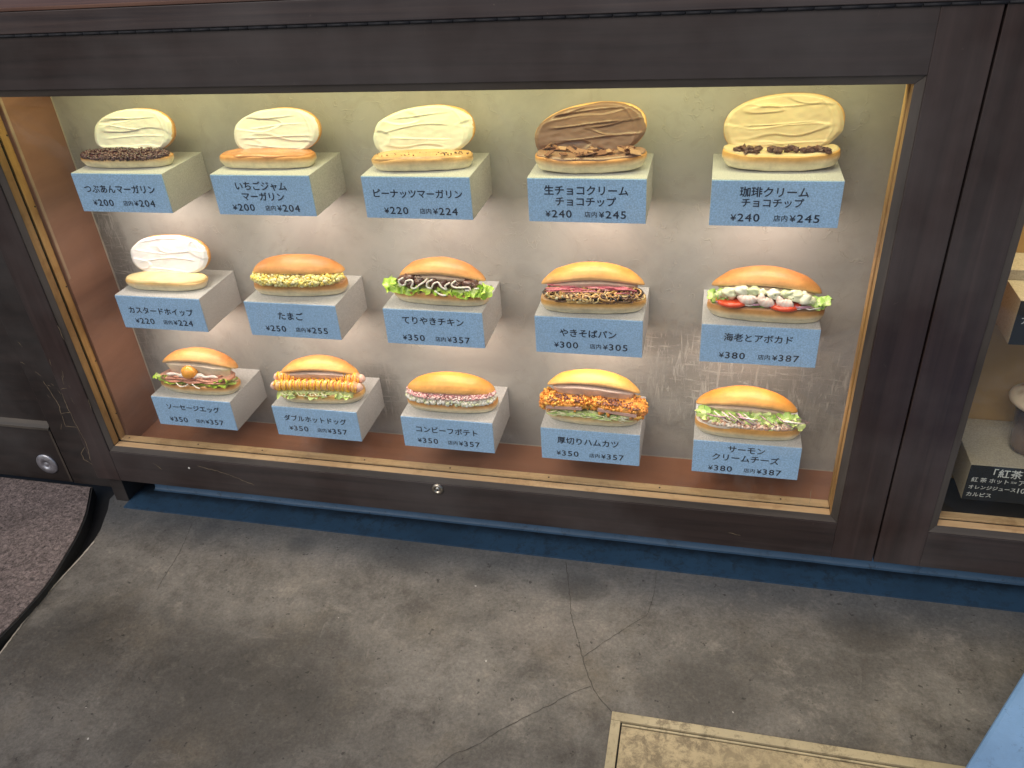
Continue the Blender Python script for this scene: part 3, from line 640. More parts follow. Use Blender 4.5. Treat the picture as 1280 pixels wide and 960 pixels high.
def top_bun(t, L=0.158, W=0.056, H=0.030, z=0.036, tilt=14, roll=0, seed=0, dx=0, dy=0.004, crust=CR_G, dark=CR_D, und=CRUMB, yaw=0, drop=0.010):
    mb = MB(); b = W / 2
    k = H / 0.028
    prof = [(b, 0.0), (b * 0.5, 0.0), (0.006, -0.0005), (0.0010, 0.0010), (0.0, 0.0045 * k), (0.0014, 0.0095 * k), (0.0050, 0.0160 * k), (0.0105, 0.0215 * k), (0.0175, 0.0255 * k), (b * 0.82, H), (b, H)]
    cols = [und, und, und, lerp(und, CR_L, .6), lerp(crust, CR_L, .5), lerp(crust, CR_L, .15), crust, lerp(crust, dark, .6), dark, dark, dark]
    M_ = Matrix.Translation((dx, dy, z)) @ Matrix.Rotation(R_(yaw), 4, 'Z') @ Matrix.Rotation(R_(roll), 4, 'Y') @ Matrix.Translation((0, b * 0.7, 0)) @ Matrix.Rotation(R_(-tilt), 4, 'X') @ Matrix.Translation((0, -b * 0.7, 0))
    loaf(mb, L, W, prof, cols, M_, 2.15, seed + 50, amp=0.0009, arch=0.45, bend=-drop)
    o = mb.build('top_bun', M_bun, t)
    # torn crumb where the two halves still hang together behind the filling
    mb = MB(); w2 = W * 0.44; bb = w2 / 2; zt = z + 0.62 * W * math.sin(R_(tilt)); zb = 0.017; q = lambda f: zb + (zt - zb) * f
    loaf(mb, L * 0.80, w2, [(bb, zb), (0.006, zb), (0.004, q(.22)), (0.001, q(.45)), (-0.0020, q(.68)), (-0.0050, q(.86)), (-0.0065, q(.97)), (-0.001, q(1.01)), (bb, q(1.01))], [und] * 9,
         Matrix.Translation((dx, dy - W * 0.11, 0)) @ Matrix.Rotation(R_(yaw), 4, 'Z') @ Matrix.Rotation(R_(roll), 4, 'Y'), 2.2, seed + 9, amp=0.0012, arch=0.0, bend=-drop * .75)
    mb.build('crumb_face', M_bun, t)
    return o
def cream_lid(t, L, W, rz, cx, cz, cream, seed, tilt=74, strokes=4, crust=CR_G, y0=0.020, n=2.3, relief=0.85):
    """opened lid standing behind: crust shell with a spread face full of knife strokes"""
    a, b = L / 2, W / 2; rnd = random.Random(seed)
    M_ = Matrix.Translation((cx, y0, cz)) @ Matrix.Rotation(R_(-rz), 4, 'Y') @ Matrix.Rotation(R_(tilt), 4, 'X')
    mb = MB()
    prof = [(0.003, 0.001), (0.0012, 0.0), (0.0, -0.004), (0.002, -0.011), (0.010, -0.018), (b * 0.8, -0.023), (b, -0.023)]
    loaf(mb, L, W, prof, [CR_L, CR_L, crust, crust, CR_D, CR_D, CR_D], M_ @ Matrix.Translation((0.0008, 0.0008, 0)), n, seed, arch=0.15, amp=0.0008)
    s = mb.build('lid_bun', M_bun, t)
    cur = []
    for k in range(strokes):
        cur.append((-b + W * (k + 0.8) / (strokes + 0.4) + rnd.uniform(-.002, .002), rnd.uniform(-.012, .008), rnd.uniform(.003, .007), rnd.uniform(1.6, 3.6), rnd.uniform(0, 6), rnd.uniform(-.95, -.5), rnd.uniform(.35, .9), rnd.choice((1, 1, -1))))
    mb = MB(); NU, NV = 150, 46
    def height(x, y):
        h = 0.0030 + 0.0006 * noise.noise(Vector((x * 30 + seed, y * 50, 3)))
        ca, sa = math.cos(R_(rz)), math.sin(R_(rz)); x, y = x * ca - y * sa * .8, x * sa * .8 + y * ca
        for (yc, amp, a2, fr_, ph, xa, xb, sg) in cur:
            yy = yc + amp * (x / a) ** 2 * 0.6 + a2 * math.sin(fr_ * x / a + ph) * 0.55
            d = (y - yy) * sg
            e = min(1, max(0, (x / a - xa) * 7)) * min(1, max(0, (xb - x / a) * 7))
            h += 0.55 * relief * e * (0.0016 * math.exp(-(d / 0.0010) ** 2) + (0.0017 * math.exp(-d / 0.007) if d > 0 else 0.0))
        yw = y + 0.006 * noise.noise(Vector((x * 22, seed, 1.5))); nz = noise.noise(Vector((x * 11 + seed, yw * 52, seed * .3)))
        h += relief * (0.0012 * math.exp(-(nz / 0.045) ** 2) + 0.0014 / (1 + math.exp(-nz * 30)))
        # swipe at the right end, upright strokes
        d = x - (a * 0.80 - 1.2 * y * y / b * 0.5); h += relief * 0.0009 * math.exp(-(d / 0.0014) ** 2)
        h += relief * 0.0005 * noise.noise(Vector((x * 90 + seed, y * 160, 8)))
        return h
    def fn(u, v):
        th = 2 * math.pi * u; rr = (1 - (1 - v) ** 1.0)
        cs, sn = math.cos(th), math.sin(th)
        e = 0.985 + 0.03 * noise.noise(Vector((cs * 2.2 + seed, sn * 2.2, 0))) + .008 * noise.noise(Vector((cs * 14 + seed, sn * 14, 0))) 
        x = (a + 0.0002) * e * rr * math.copysign(abs(cs) ** (2 / n), cs); y = (b + 0.0002) * e * rr * math.copysign(abs(sn) ** (2 / n), sn)
        h = height(x, y) * min(1, (1 - rr) * 14 + 0.0) + 0.0002
        return (x, y, h), lerp(cream, tuple(c * .93 for c in cream), 0.5 + noise.noise(Vector((x * 40, y * 40, seed))))
    mb.grid(fn, NU, NV, True, M_)
    mb.build('cream_spread', M_cream, t)
    return M_
def scatter_mound(mb, L, Wd, zc, H, count, rmin, rmax, cols, yc=-0.006, jit=0.35, seed=1, zlo=-0.6, sub=1, rise=0.0):
    rnd = random.Random(seed)
    for i in range(count):
        x = rnd.uniform(-1, 1); th = rnd.uniform(-0.55, math.pi * 0.62)      # 0 = towards the front, pi/2 = up
        e = (1 - abs(x) ** 3.2) ** 0.5
        y = yc - math.cos(th) * Wd * e; z = zc + math.sin(th) * H * e + rise * x
        rr = rnd.uniform(rmin, rmax)
        col = rnd.choice(cols)
        mb.lump((x * L / 2, y + rnd.uniform(-.001, .001), z), rr, lerp(col, tuple(c * .8 for c in col), rnd.random()), sub, jit)
def core(mb, L, Wd, zc, H, col, yc=-0.006, seed=0):
    def fn(u, v):
        x = -1 + 2 * v; e = max(0, 1 - abs(x) ** 3.2) ** 0.5; th = 2 * math.pi * u
        p = Vector((x * L / 2, yc - math.cos(th) * Wd * e * .93, zc + math.sin(th) * H * e * .93))
        return p + Vector((0, 1, 1)) * 0.001 * noise.noise(p * 60), col
    mb.grid(fn, 14, 40, True)
def ruffle(mb, x0, x1, y_in, y_out, z_in, z_out, amp, freq, cin, cout, seed=0, n=90, m=9, thick=True):
    def fn(u, v):
        x = x0 + (x1 - x0) * u; e = min(1, min(u, 1 - u) * 6 + 0.35)
        ns = noise.noise(Vector((u * 6 + seed, 0, 0))); k = v * v
        y = y_in + (y_out - y_in) * v * (0.8 + 0.4 * ns) * e + amp * 0.8 * k * math.cos(freq * u * 6.28 + 3 * ns)
        z = z_in + (z_out - z_in) * v + amp * k * math.sin(freq * u * 6.28 + seed + 4 * ns) + 0.0015 * noise.noise(Vector((x * 120, v * 4, seed)))
        return (x + amp * .5 * k * math.sin(freq * 9 * u + seed), y, z), lerp(cin, cout, v + 0.4 * ns)
    mb.grid(fn, n, m)
def leaf_patch(mb, c, size, yaw, pitch, roll, cin, cout, seed, el=1.3):
    M_ = Matrix.Translation(c) @ Matrix.Rotation(yaw, 4, 'Z') @ Matrix.Rotation(pitch, 4, 'X') @ Matrix.Rotation(roll, 4, 'Y')
    def fn(u, v):
        th = 2 * math.pi * u; r = v * (1 + .28 * noise.noise(Vector((math.cos(th) * 1.8 + seed, math.sin(th) * 1.8, v))))
        x, y = math.cos(th) * r * size * el, math.sin(th) * r * size
        z = size * (.45 * (x / size) ** 2 * .5 - .10 + .30 * v * v * math.sin(5 * th + seed) + .35 * noise.noise(Vector((x * 110, y * 110, seed))))
        vein = max(0, 1 - abs(y / size) * 9) * (1 - v * .6)
        return (x, y, z), lerp(lerp(cin, cout, v + .5 * noise.noise(Vector((x * 90, y * 90, seed + 4)))), (0.90, 0.92, 0.66), vein * .6)
    mb.grid(fn, 26, 7, True, M_)
def arc_strip(mb, c, r, a0, a1, col, rad=0.0012, tilt=0.0, n=12, sq=0.5):
    pts = []
    for k in range(n):
        a = a0 + (a1 - a0) * k / (n - 1)
        pts.append((c[0] + r * math.cos(a), c[1] - 0.3 * r * math.sin(a), c[2] + r * sq * math.sin(a) + tilt * math.cos(a)))
    mb.tube(pts, rad, col, 5)
def sandwich(i, label, yaw=0.0, dx=0.0, dy=0.0, name='filled_roll', cat='filled roll'):
    r, c_ = divmod(i - 1, 5)
    return empty(name, (PX[c_] + 0.086 + dx, -0.073 + dy, RZ[r] + 0.0004), label, cat, None, R_(yaw))
LET_IN, LET_OUT, LET_PALE = (0.55, 0.68, 0.18), (0.28, 0.52, 0.05), (0.78, 0.84, 0.42)

# 1 red bean paste and margarine
t = sandwich(1, 'open roll with dark red bean paste under a white spread lid, priced 200', 1.5, -0.006, -0.001)
bottom_bun(t, 0.165, 0.055, 0.018, seed=1)
mb = MB(); cl = [(0.085, 0.032, 0.036), (0.13, 0.060, 0.062), (0.055, 0.020, 0.024)]
core(mb, 0.160, 0.0265, 0.0185, 0.0065, cl[0], yc=-0.001)
scatter_mound(mb, 0.160, 0.0275, 0.0185, 0.0068, 520, 0.0014, 0.0030, cl, yc=-0.001, seed=2)
mb.build('bean_paste', M_wet, t)['kind'] = 'stuff'
WHITE_Y = (0.80, 0.78, 0.70)
cream_lid(t, 0.152, 0.074, 5, 0.010, 0.047, WHITE_Y, 11)
# 2 strawberry jam and margarine
t = sandwich(2, 'open roll with an orange tan glazed base under a white spread lid, priced 200', 1.0, -0.006, 0.001)
bottom_bun(t, 0.162, 0.055, 0.022, cut=(0.62, 0.26, 0.10), seed=2, edge=(0.66, 0.30, 0.09), bow=-.002)
mb = MB(); loaf(mb, 0.158, 0.051, [(0, 0.0185), (0.0004, 0.0215), (0.003, 0.0236), (0.012, 0.0245), (0.0255, 0.0245)], [(0.60, 0.25, 0.09)] * 3 + [(0.62, 0.28, 0.12)] * 2, None, 2.6, 3, amp=.0018, arch=.12)
mb.build('jam_spread', M_wet, t)
cream_lid(t, 0.152, 0.072, 5, 0.012, 0.046, (0.80, 0.785, 0.73), 23)
# 3 peanut cream and margarine
t = sandwich(3, 'open roll with a tan peanut topped base under a white spread lid, priced 220', 6, -0.001, -0.003)
bottom_bun(t, 0.156, 0.055, 0.021, cut=(0.72, 0.45, 0.20), seed=3, edge=(0.74, 0.42, 0.14))
mb = MB(); loaf(mb, 0.154, 0.052, [(0, 0.0165), (0.0004, 0.0205), (0.003, 0.0235), (0.012, 0.0248), (0.026, 0.0248)], [(0.72, 0.42, 0.16)] * 5, None, 2.6, 9, amp=.0022, arch=.12)
rnd = random.Random(5)
for k in range(46):
    x = rnd.gauss(-0.022 if k % 2 else 0.045, 0.014); mb.lump((x, rnd.uniform(-0.021, -0.008), 0.0245), rnd.uniform(.0007, .0014), (0.16, 0.075, 0.035))
mb.build('peanut_cream', M_wet, t)
cream_lid(t, 0.160, 0.076, 6, 0.001, 0.046, (0.80, 0.79, 0.66), 31, strokes=4)
# 4 chocolate cream with chips
t = sandwich(4, 'open roll with milk chocolate cream and shaved chocolate, under a brown spread lid', 4, 0.0, -0.006)
bottom_bun(t, 0.160, 0.058, 0.021, cut=(0.45, 0.27, 0.16), seed=4, bend=0.005, arch=0)
CH = (0.33, 0.19, 0.125)
mb = MB(); loaf(mb, 0.157, 0.054, [(0, 0.0195), (0.0005, 0.0215), (0.003, 0.0232), (0.012, 0.0238), (0.027, 0.0238)], [CH] * 5, None, 2.6, 5, amp=.0018, arch=0, bend=0.005); mb.build('chocolate_cream', M_cream, t)
rnd = random.Random(8)
for k in range(34):
    x = rnd.uniform(-0.069, 0.069); y = rnd.uniform(-0.021, 0.014); s_ = rnd.uniform(0.0045, 0.009)
    m_ = MB(); m_.box(-s_, s_, -s_ * .55, s_ * .55, -0.0007, 0.0007, rnd.choice([(0.42, 0.24, 0.14), (0.20, 0.09, 0.055), (0.30, 0.15, 0.09)]),
        Matrix.Translation((x, y, 0.0262 + 0.005 * (x / .08) ** 2 + rnd.uniform(0, .002))) @ Matrix.Rotation(rnd.uniform(-.9, .9), 4, 'Z') @ Matrix.Rotation(rnd.uniform(-.7, .7), 4, 'X') @ Matrix.Rotation(rnd.uniform(-.5, .5), 4, 'Y'))
    m_.build('chocolate_shaving', M_matte, t)
cream_lid(t, 0.163, 0.078, 9, -0.003, 0.047, (0.225, 0.130, 0.088), 43, strokes=4, relief=1.1)
# 5 coffee cream with dark chunks
t = sandwich(5, 'open roll with dark chocolate chunks on the base under a beige coffee cream lid', 0, 0.003, 0.010)
bottom_bun(t, 0.156, 0.058, 0.023, cut=(0.78, 0.62, 0.38), seed=5, bend=0.005, arch=0, edge=(0.76, 0.42, 0.12))
mb = MB(); loaf(mb, 0.152, 0.053, [(0, 0.0205), (0.0005, 0.0225), (0.003, 0.0240), (0.012, 0.0245), (0.0265, 0.0245)], [(0.75, 0.60, 0.36)] * 5, None, 2.6, 6, amp=.0012, arch=0, bend=0.005); mb.build('coffee_cream', M_cream, t)
rnd = random.Random(9)
for k, x in enumerate((-0.057, -0.044, -0.034, -0.030, -0.013, -0.004, 0.008, 0.013, 0.028, 0.038, 0.045, 0.052, 0.059, -0.05, 0.02, 0.033)):
    m_ = MB(); m_.lump((x, -0.014 + rnd.uniform(-.006, .006), 0.0285), rnd.uniform(.0045, .0068), (0.11, 0.050, 0.036), 2, 0.9, (1.1, .8, .8), seed=k); 
    for j in range(len(m_.s)): m_.s[j] = False
    m_.build('chocolate_chunk', M_matte, t)
cream_lid(t, 0.160, 0.082, 5, 0.001, 0.052, (0.66, 0.53, 0.32), 57, strokes=3, relief=1.0)
# 6 custard and whipped cream
t = sandwich(6, 'open roll with smooth pale yellow custard under a white whipped cream lid', 2, -0.004, -0.002)
bottom_bun(t, 0.158, 0.056, 0.017, cut=(0.86, 0.66, 0.30), seed=6, edge=(0.80, 0.55, 0.24))
mb = MB(); loaf(mb, 0.157, 0.055, [(0, 0.0145), (0.0, 0.0180), (0.0022, 0.0205), (0.010, 0.0215), (0.0275, 0.0215)], [(0.84, 0.62, 0.24), (0.86, 0.66, 0.30), (0.88, 0.70, 0.36), (0.88, 0.72, 0.38), (0.88, 0.72, 0.38)], None, 2.2, 7, amp=.0016, arch=.1); mb.build('custard', M_cream, t)
cream_lid(t, 0.158, 0.074, 2, 0.002, 0.048, (0.86, 0.84, 0.84), 65, strokes=4, y0=.024)
# 7 egg salad
t = sandwich(7, 'closed roll packed with chopped yellow egg salad, priced 250', 4, 0.002, 0.002)
bottom_bun(t, 0.168, 0.058, 0.026, seed=7)
mb = MB(); cl = [(0.92, 0.76, 0.22), (0.90, 0.80, 0.34), (0.92, 0.70, 0.14), (0.78, 0.72, 0.26), (0.93, 0.86, 0.50)]
core(mb, 0.162, 0.0300, 0.0285, 0.0120, (0.84, 0.70, 0.26), yc=-0.004)
scatter_mound(mb, 0.166, 0.0318, 0.0285, 0.0122, 520, 0.0018, 0.0038, cl, yc=-0.004, seed=3)
mb.build('egg_salad', M_matte, t)['kind'] = 'stuff'
top_bun(t, 0.166, 0.058, 0.024, 0.0400, 3, 0, 7, dy=0.003, drop=.005)
# 8 teriyaki chicken
t = sandwich(8, 'closed roll with dark glazed chicken, white mayonnaise zigzags and frilly lettuce', -3, 0.006, -0.006)
bottom_bun(t, 0.168, 0.058, 0.024, seed=8)
for k, (x0, x1) in enumerate(((-0.086, -0.045), (-0.05, 0.02), (0.01, 0.062), (0.05, 0.090))):
    mb = MB(); endp = k in (0, 3)
    ruffle(mb, x0, x1, -0.008, -0.036 if not endp else -0.034, 0.0255, 0.0240 if not endp else 0.026, 0.0065 if endp else 0.004, 3 if endp else 4.5, LET_PALE, (0.56, 0.80, 0.08), seed=k * 3)
    if endp: ruffle(mb, x0, x1, -0.002, -0.026, 0.027, 0.036, 0.005, 2.4, LET_PALE, (0.45, 0.70, 0.08), seed=k * 3 + 1)
    mb.build('lettuce_leaf', M_leaf, t)
for k, (x, z, yw) in enumerate(((-.080, .0300, .5), (-.066, .0270, .1), (.078, .0310, -.6), (.086, .0275, -.3), (.066, .0290, 0), (.045, .0250, .1), (-.045, .0255, 0), (.012, .0245, 0))):
    mb = MB(); leaf_patch(mb, (x, -.022, z), .0115, yw, .75, yw * .5, (.82, .90, .42), (.52, .80, .07), k * 1.7 + 2); mb.build('lettuce_leaf', M_leaf, t)
for k, (x, z, r_, sq) in enumerate(((-0.050, 0.0345, 0.0135, (1.25, 1, .9)), (-0.030, 0.035, 0.010, (1.1, 1, .9)), (-0.003, 0.0335, 0.0125, (.9, 1, 1)), (0.010, 0.0355, 0.011, (1.2, .9, .8)), (0.032, 0.034, 0.0115, (1.4, 1, .9)), (0.055, 0.0355, 0.0125, (1.2, 1, .8)))):
    mb = MB(); mb.lump((x, -0.013, z), r_, (0.115, 0.048, 0.030), 3, 0.55, sq, seed=k * 7.3)
    mb.build('chicken_piece', M_wet, t)
def squig(pts, rad=0.0015, col=(0.90, 0.84, 0.74)):
    mb = MB(); P = [Vector(p) for p in pts]; Q = []
    for i in range(len(P) - 1):
        p0, p1, p2, p3 = P[max(i - 1, 0)], P[i], P[i + 1], P[min(i + 2, len(P) - 1)]
        for k in range(6):
            s = k / 6; Q.append(0.5 * ((2 * p1) + (p2 - p0) * s + (2 * p0 - 5 * p1 + 4 * p2 - p3) * s * s + (3 * p1 - p0 - 3 * p2 + p3) * s ** 3))
    Q.append(P[-1]); mb.tube(Q, rad, col, 7); return mb
for pts in ([(-0.055, -.023, .044), (-0.062, -.026, .040), (-0.060, -.0275, .034), (-0.052, -.0275, .034), (-0.049, -.026, .040), (-0.040, -.025, .0415), (-0.038, -.0265, .037), (-0.041, -.028, .030), (-0.034, -.028, .029), (-0.026, -.0265, .035), (-0.018, -.024, .040), (-0.013, -.022, .045)],
            [(-0.004, -.023, .044), (-0.012, -.026, .040), (-0.013, -.0275, .033), (-0.006, -.028, .031), (-0.002, -.0265, .038), (0.006, -.0255, .041), (0.012, -.0275, .034), (0.020, -.027, .030), (0.018, -.026, .036), (0.026, -.024, .041)],
            [(0.036, -.023, .045), (0.029, -.0255, .039), (0.034, -.027, .035), (0.046, -.0275, .0355), (0.058, -.0265, .036), (0.060, -.0275, .032), (0.052, -.028, .031)], [(0.066, -.024, .033), (0.074, -.023, .034)], [(0.0, -.029, .027), (0.012, -.0325, .0225), (0.02, -.031, .022)]):
    squig(pts).build('mayonnaise_line', M_cream, t)
top_bun(t, 0.150, 0.054, 0.025, 0.041, 16, 0, 8, dx=0.002, dy=0.004)
# 9 fried noodles
t = sandwich(9, 'closed roll stuffed with brown fried noodles and pink pickled ginger strips', 4, 0.002, -0.009)
bottom_bun(t, 0.166, 0.062, 0.024, seed=9, edge=(0.72, 0.38, 0.09))
mb = MB(); rnd = random.Random(19)
core(mb, 0.160, 0.027, 0.0265, 0.0105, (0.055, 0.030, 0.018), yc=-0.006)
cl = [(0.72, 0.44, 0.12), (0.60, 0.34, 0.09), (0.42, 0.20, 0.05), (0.82, 0.62, 0.28), (0.18, 0.08, 0.04)]
for k in range(105):
    x = rnd.uniform(-0.070, 0.070); e = (1 - abs(x / .082) ** 3) ** .5; r_ = rnd.uniform(.005, .012); a0 = rnd.uniform(0, 6.3); da = rnd.uniform(1.5, 4.5); P = []
    th0 = rnd.uniform(-.2, 1.5)
    for q in range(12):
        a = a0 + da * q / 11; th = th0 + r_ * math.sin(a) / 0.018; xx = x + r_ * 1.3 * math.cos(a) + .004 * q / 11
        P.append((xx, -0.006 - math.cos(th) * 0.0285 * e, 0.0265 + math.sin(th) * 0.0125 * e))
    mb.tube(P, rnd.uniform(.0010, .0016), rnd.choice(cl), 5)
for k in range(60):
    x = rnd.uniform(-.07, .07); th = rnd.uniform(0, 1.4); mb.lump((x, -0.006 - math.cos(th) * .028, .0265 + math.sin(th) * .0115), rnd.uniform(.0012, .003), rnd.choice([(0.10, 0.05, 0.03), (0.55, 0.5, 0.30), (0.45, 0.26, 0.12), (.04, .03, .03)]), 1, .5)
mb.build('fried_noodles', M_wet, t)['kind'] = 'stuff'
mb = MB()
for k in range(70):
    x = rnd.uniform(-.064, .056); y = rnd.uniform(-.026, -.006); l_ = rnd.uniform(.006, .018); s_ = rnd.uniform(-.35, .35); z = .0395 - abs(x) * .05 + rnd.uniform(-.003, .004)
    P = [(x - l_ * math.cos(s_), y, z), (x, y - .002, z + .0015), (x + l_ * math.cos(s_), y + .008 * math.sin(s_), z + rnd.uniform(-.0035, .001))]
    mb.tube(P, rnd.uniform(.0007, .0012), rnd.choice([(0.72, 0.20, 0.24), (0.66, 0.14, 0.19), (0.80, 0.36, 0.36)]), 5)
mb.build('pickled_ginger', M_wet, t)['kind'] = 'stuff'
top_bun(t, 0.162, 0.056, 0.027, 0.040, 18, 0, 9, dx=-.001, dy=0.006, crust=(0.76, 0.38, 0.09), dark=(0.66, 0.28, 0.05), und=(0.78, 0.58, 0.46))
# 10 shrimp and avocado
t = sandwich(10, 'closed roll with three shrimps, avocado cream and two red tomato slices', -3, 0.005, -0.009)
bottom_bun(t, 0.170, 0.062, 0.024, seed=10)
for k, x in enumerate((-0.048, 0.026)):
    mb = MB(); 
    prof = [(0.0, 0.0), (0.020, 0.0), (0.0222, 0.0014), (0.0228, 0.0036), (0.0222, 0.0058), (0.020, 0.0070), (0.0, 0.0070)]
    q = revolve(prof, 36); mb.add([(v.x * 1.08 + x, v.y - 0.0160, v.z + 0.0232 + (.0 if k else .001)) for v in q.v], q.f, (0.80, 0.085, 0.025)); mb.build('tomato_slice', M_wet, t)
for k, (x0, x1, zz) in enumerate(((-0.084, -0.045, .030), (-0.02, 0.012, .0245), (0.055, 0.090, .029), (-.078, .0, .034))):
    mb = MB(); ruffle(mb, x0, x1, -0.004, -0.030 if k != 3 else -.024, zz, zz + .001, 0.0035, 2.3, LET_PALE, (0.36, 0.55, 0.10), seed=k * 2 + 1); mb.build('lettuce_leaf', M_leaf, t)
for k, (x, z, yw) in enumerate(((-.076, .0330, .6), (-.060, .0360, .2), (-.010, .0270, 0), (.070, .0320, -.4), (.082, .0345, -.7), (-.045, .0330, 0))):
    mb = MB(); leaf_patch(mb, (x, -.018, z), .0105, yw, .8, yw * .4, (.80, .88, .46), (.38, .64, .12), k * 2.7 + 1); mb.build('lettuce_leaf', M_leaf, t)
mb = MB(); rnd = random.Random(5)
for k in range(26):
    x = rnd.uniform(-.062, .066); mb.tube([(x - .016, -.026 + rnd.uniform(-.002, .004), .0285), (x, -.0325 + rnd.uniform(-.001, .003), .0280 + rnd.uniform(-.001, .002)), (x + .017, -.026, .0290 + rnd.uniform(-.001, .002))], rnd.uniform(.0005, .0010), rnd.choice([(0.80, 0.72, 0.70), (0.50, 0.25, 0.36), (.84, .80, .72)]), 5)
mb.build('onion_shreds', M_wet, t)['kind'] = 'stuff'
def shrimp(t, x, z, r, a0, a1, yy=-0.0245):
    mb = MB(); P = []
    for k in range(16):
        a = a0 + (a1 - a0) * k / 15; P.append((x + r * math.cos(a), yy - .002 * math.sin(k * .2), z + r * .62 * math.sin(a)))
    mb.tube(P, 0.0093, None, 14, True, lambda s: (0.35 + 0.65 * math.sin(min(1, s * 1.25 + .12) * math.pi * .5)) * (1 - .25 * s) * (1 + .03 * math.sin(s * 22)) if s < .98 else .3,
        lambda s, th: lerp((0.90, 0.62, 0.52), (0.92, 0.80, 0.71), 0.5 + 0.5 * math.sin(s * 28)))
    mb.build('shrimp', M_wet, t)
shrimp(t, -0.027, 0.0415, 0.011, math.pi * 1.06, math.pi * 1.95)
shrimp(t, 0.003, 0.0385, 0.010, math.pi * .75, math.pi * 1.78)
shrimp(t, 0.030, 0.0385, 0.011, math.pi * .85, math.pi * 1.75)
mb = MB(); ac = [(0.76, 0.77, 0.52), (0.80, 0.80, 0.62), (0.62, 0.68, 0.40)]
for k, (x, z, r_) in enumerate(((-0.052, .0405, .0105), (-0.035, .0445, .0105), (-0.020, .0450, .0095), (-.008, .0445, .008), (0.010, .0425, .010), (0.028, .0440, .0085), (0.040, .0410, .0105), (0.052, .0385, .0110), (-.066, .0365, .007), (.060, .0355, .008))):
    mb.lump((x, -0.018, z), r_, ac[k % 3], 3, 0.5, (1.15, 1.0, .78), seed=k * 3.1)
rnd = random.Random(77)
for k in range(120):
    x = rnd.uniform(-.06, .062); mb.lump((x, -.0245 + rnd.uniform(-.003, .004), .0455 - abs(x) * .10 + rnd.uniform(-.005, .002)), rnd.uniform(.0008, .0017), rnd.choice(ac + [(.35, .42, .18), (.9, .88, .8)]), 1, .4)
mb.build('avocado_cream', M_wet, t)
top_bun(t, 0.160, 0.058, 0.025, 0.0430, 14, 1, 10, dx=-.001, dy=0.010)
# 11 sausage and egg
t = sandwich(11, 'roll with an orange egg yolk over pink sausage slices and lettuce', 0, 0.003, -0.007)
bottom_bun(t, 0.165, 0.060, 0.022, seed=11)
mb = MB(); ruffle(mb, -0.084, 0.084, -0.004, -0.034, 0.0215, 0.0215, 0.0035, 9, LET_PALE, (0.48, 0.72, 0.06), seed=4, n=150); ruffle(mb, 0.045, 0.086, 0.0, -0.030, 0.024, 0.033, 0.004, 2, LET_PALE, (0.42, 0.66, 0.08), seed=9); ruffle(mb, -0.088, -0.055, 0.0, -0.028, 0.024, 0.030, 0.0035, 2, LET_PALE, (0.42, 0.66, 0.08), seed=19)
mb.build('lettuce_leaf', M_leaf, t)
for k, (x, y, z, rx, ro) in enumerate(((-0.040, -.006, .0255, .034, .0), (0.004, -.008, .0262, .036, .1), (0.040, -.006, .0262, .034, -.08), (-0.050, -.003, .0290, .028, .1), (-0.016, -.004, .0302, .034, .05), (0.028, -.004, .0300, .036, -.1), (0.052, -.001, .0305, .026, -.15), (-.030, .0, .0335, .032, .1), (.022, .0, .0338, .036, -.05))):
    mb = MB()
    def sl(u, v, x=x, y=y, z=z, rx=rx, ro=ro, k=k):
        th = 2 * math.pi * u; prof = [(0, .0012), (.9, .0013), (.985, .0008), (1, 0), (.985, -.0010), (.9, -.0013), (0, -.0012)]; q = v * 6; i = min(int(q), 5); tt = q - i
        s_ = prof[i][0] * (1 - tt) + prof[i + 1][0] * tt; zz = prof[i][1] * (1 - tt) + prof[i + 1][1] * tt
        wv = .0009 * math.sin(th * 5 + k) * s_
        col = lerp((0.72, 0.40, 0.30), (0.50, 0.20, 0.12), (s_ - .86) * 8 + .3 * noise.noise(Vector((th * 2, k, s_ * 4))))
        return (x + math.cos(th) * rx * s_, y + math.sin(th) * .0215 * s_, z + zz + wv + ro * math.cos(th) * rx * .25), col
    mb.grid(sl, 40, 13, True); mb.build('sausage_slice', M_wet, t)
mb = MB()
scatter = random.Random(21)
P = [(-0.055 + .11 * k / 30, -.0165 - .002 * math.sin(k * .9), .0362 + .001 * math.sin(k * .7)) for k in range(31)]
mb.tube(P, .0042, (0.88, 0.80, 0.72), 8, True, lambda s: .45 + .55 * math.sin(math.pi * s) + .2 * math.sin(s * 23)); mb.build('egg_white', M_cream, t)
q = squig([(-.03, -.030, .0255), (-.02, -.0345, .0215), (-.01, -.034, .0225), (-.004, -.031, .026)], .0011); q.build('mayonnaise_line', M_cream, t)
q = squig([(.005, -.031, .0265), (.016, -.0345, .0215), (.022, -.034, .0205)], .0011); q.build('mayonnaise_line', M_cream, t)
mb = MB(); mb.lump((-0.005, -.0150, .0435), .0145, (0.86, 0.36, 0.035), 4, 0.06, (1.1, 1.0, .92), seed=1); mb.build('egg_yolk', M_wet, t)
top_bun(t, 0.158, 0.058, 0.026, 0.0465, 24, 1, 11, dx=.004, dy=.010, und=(0.80, 0.66, 0.52))
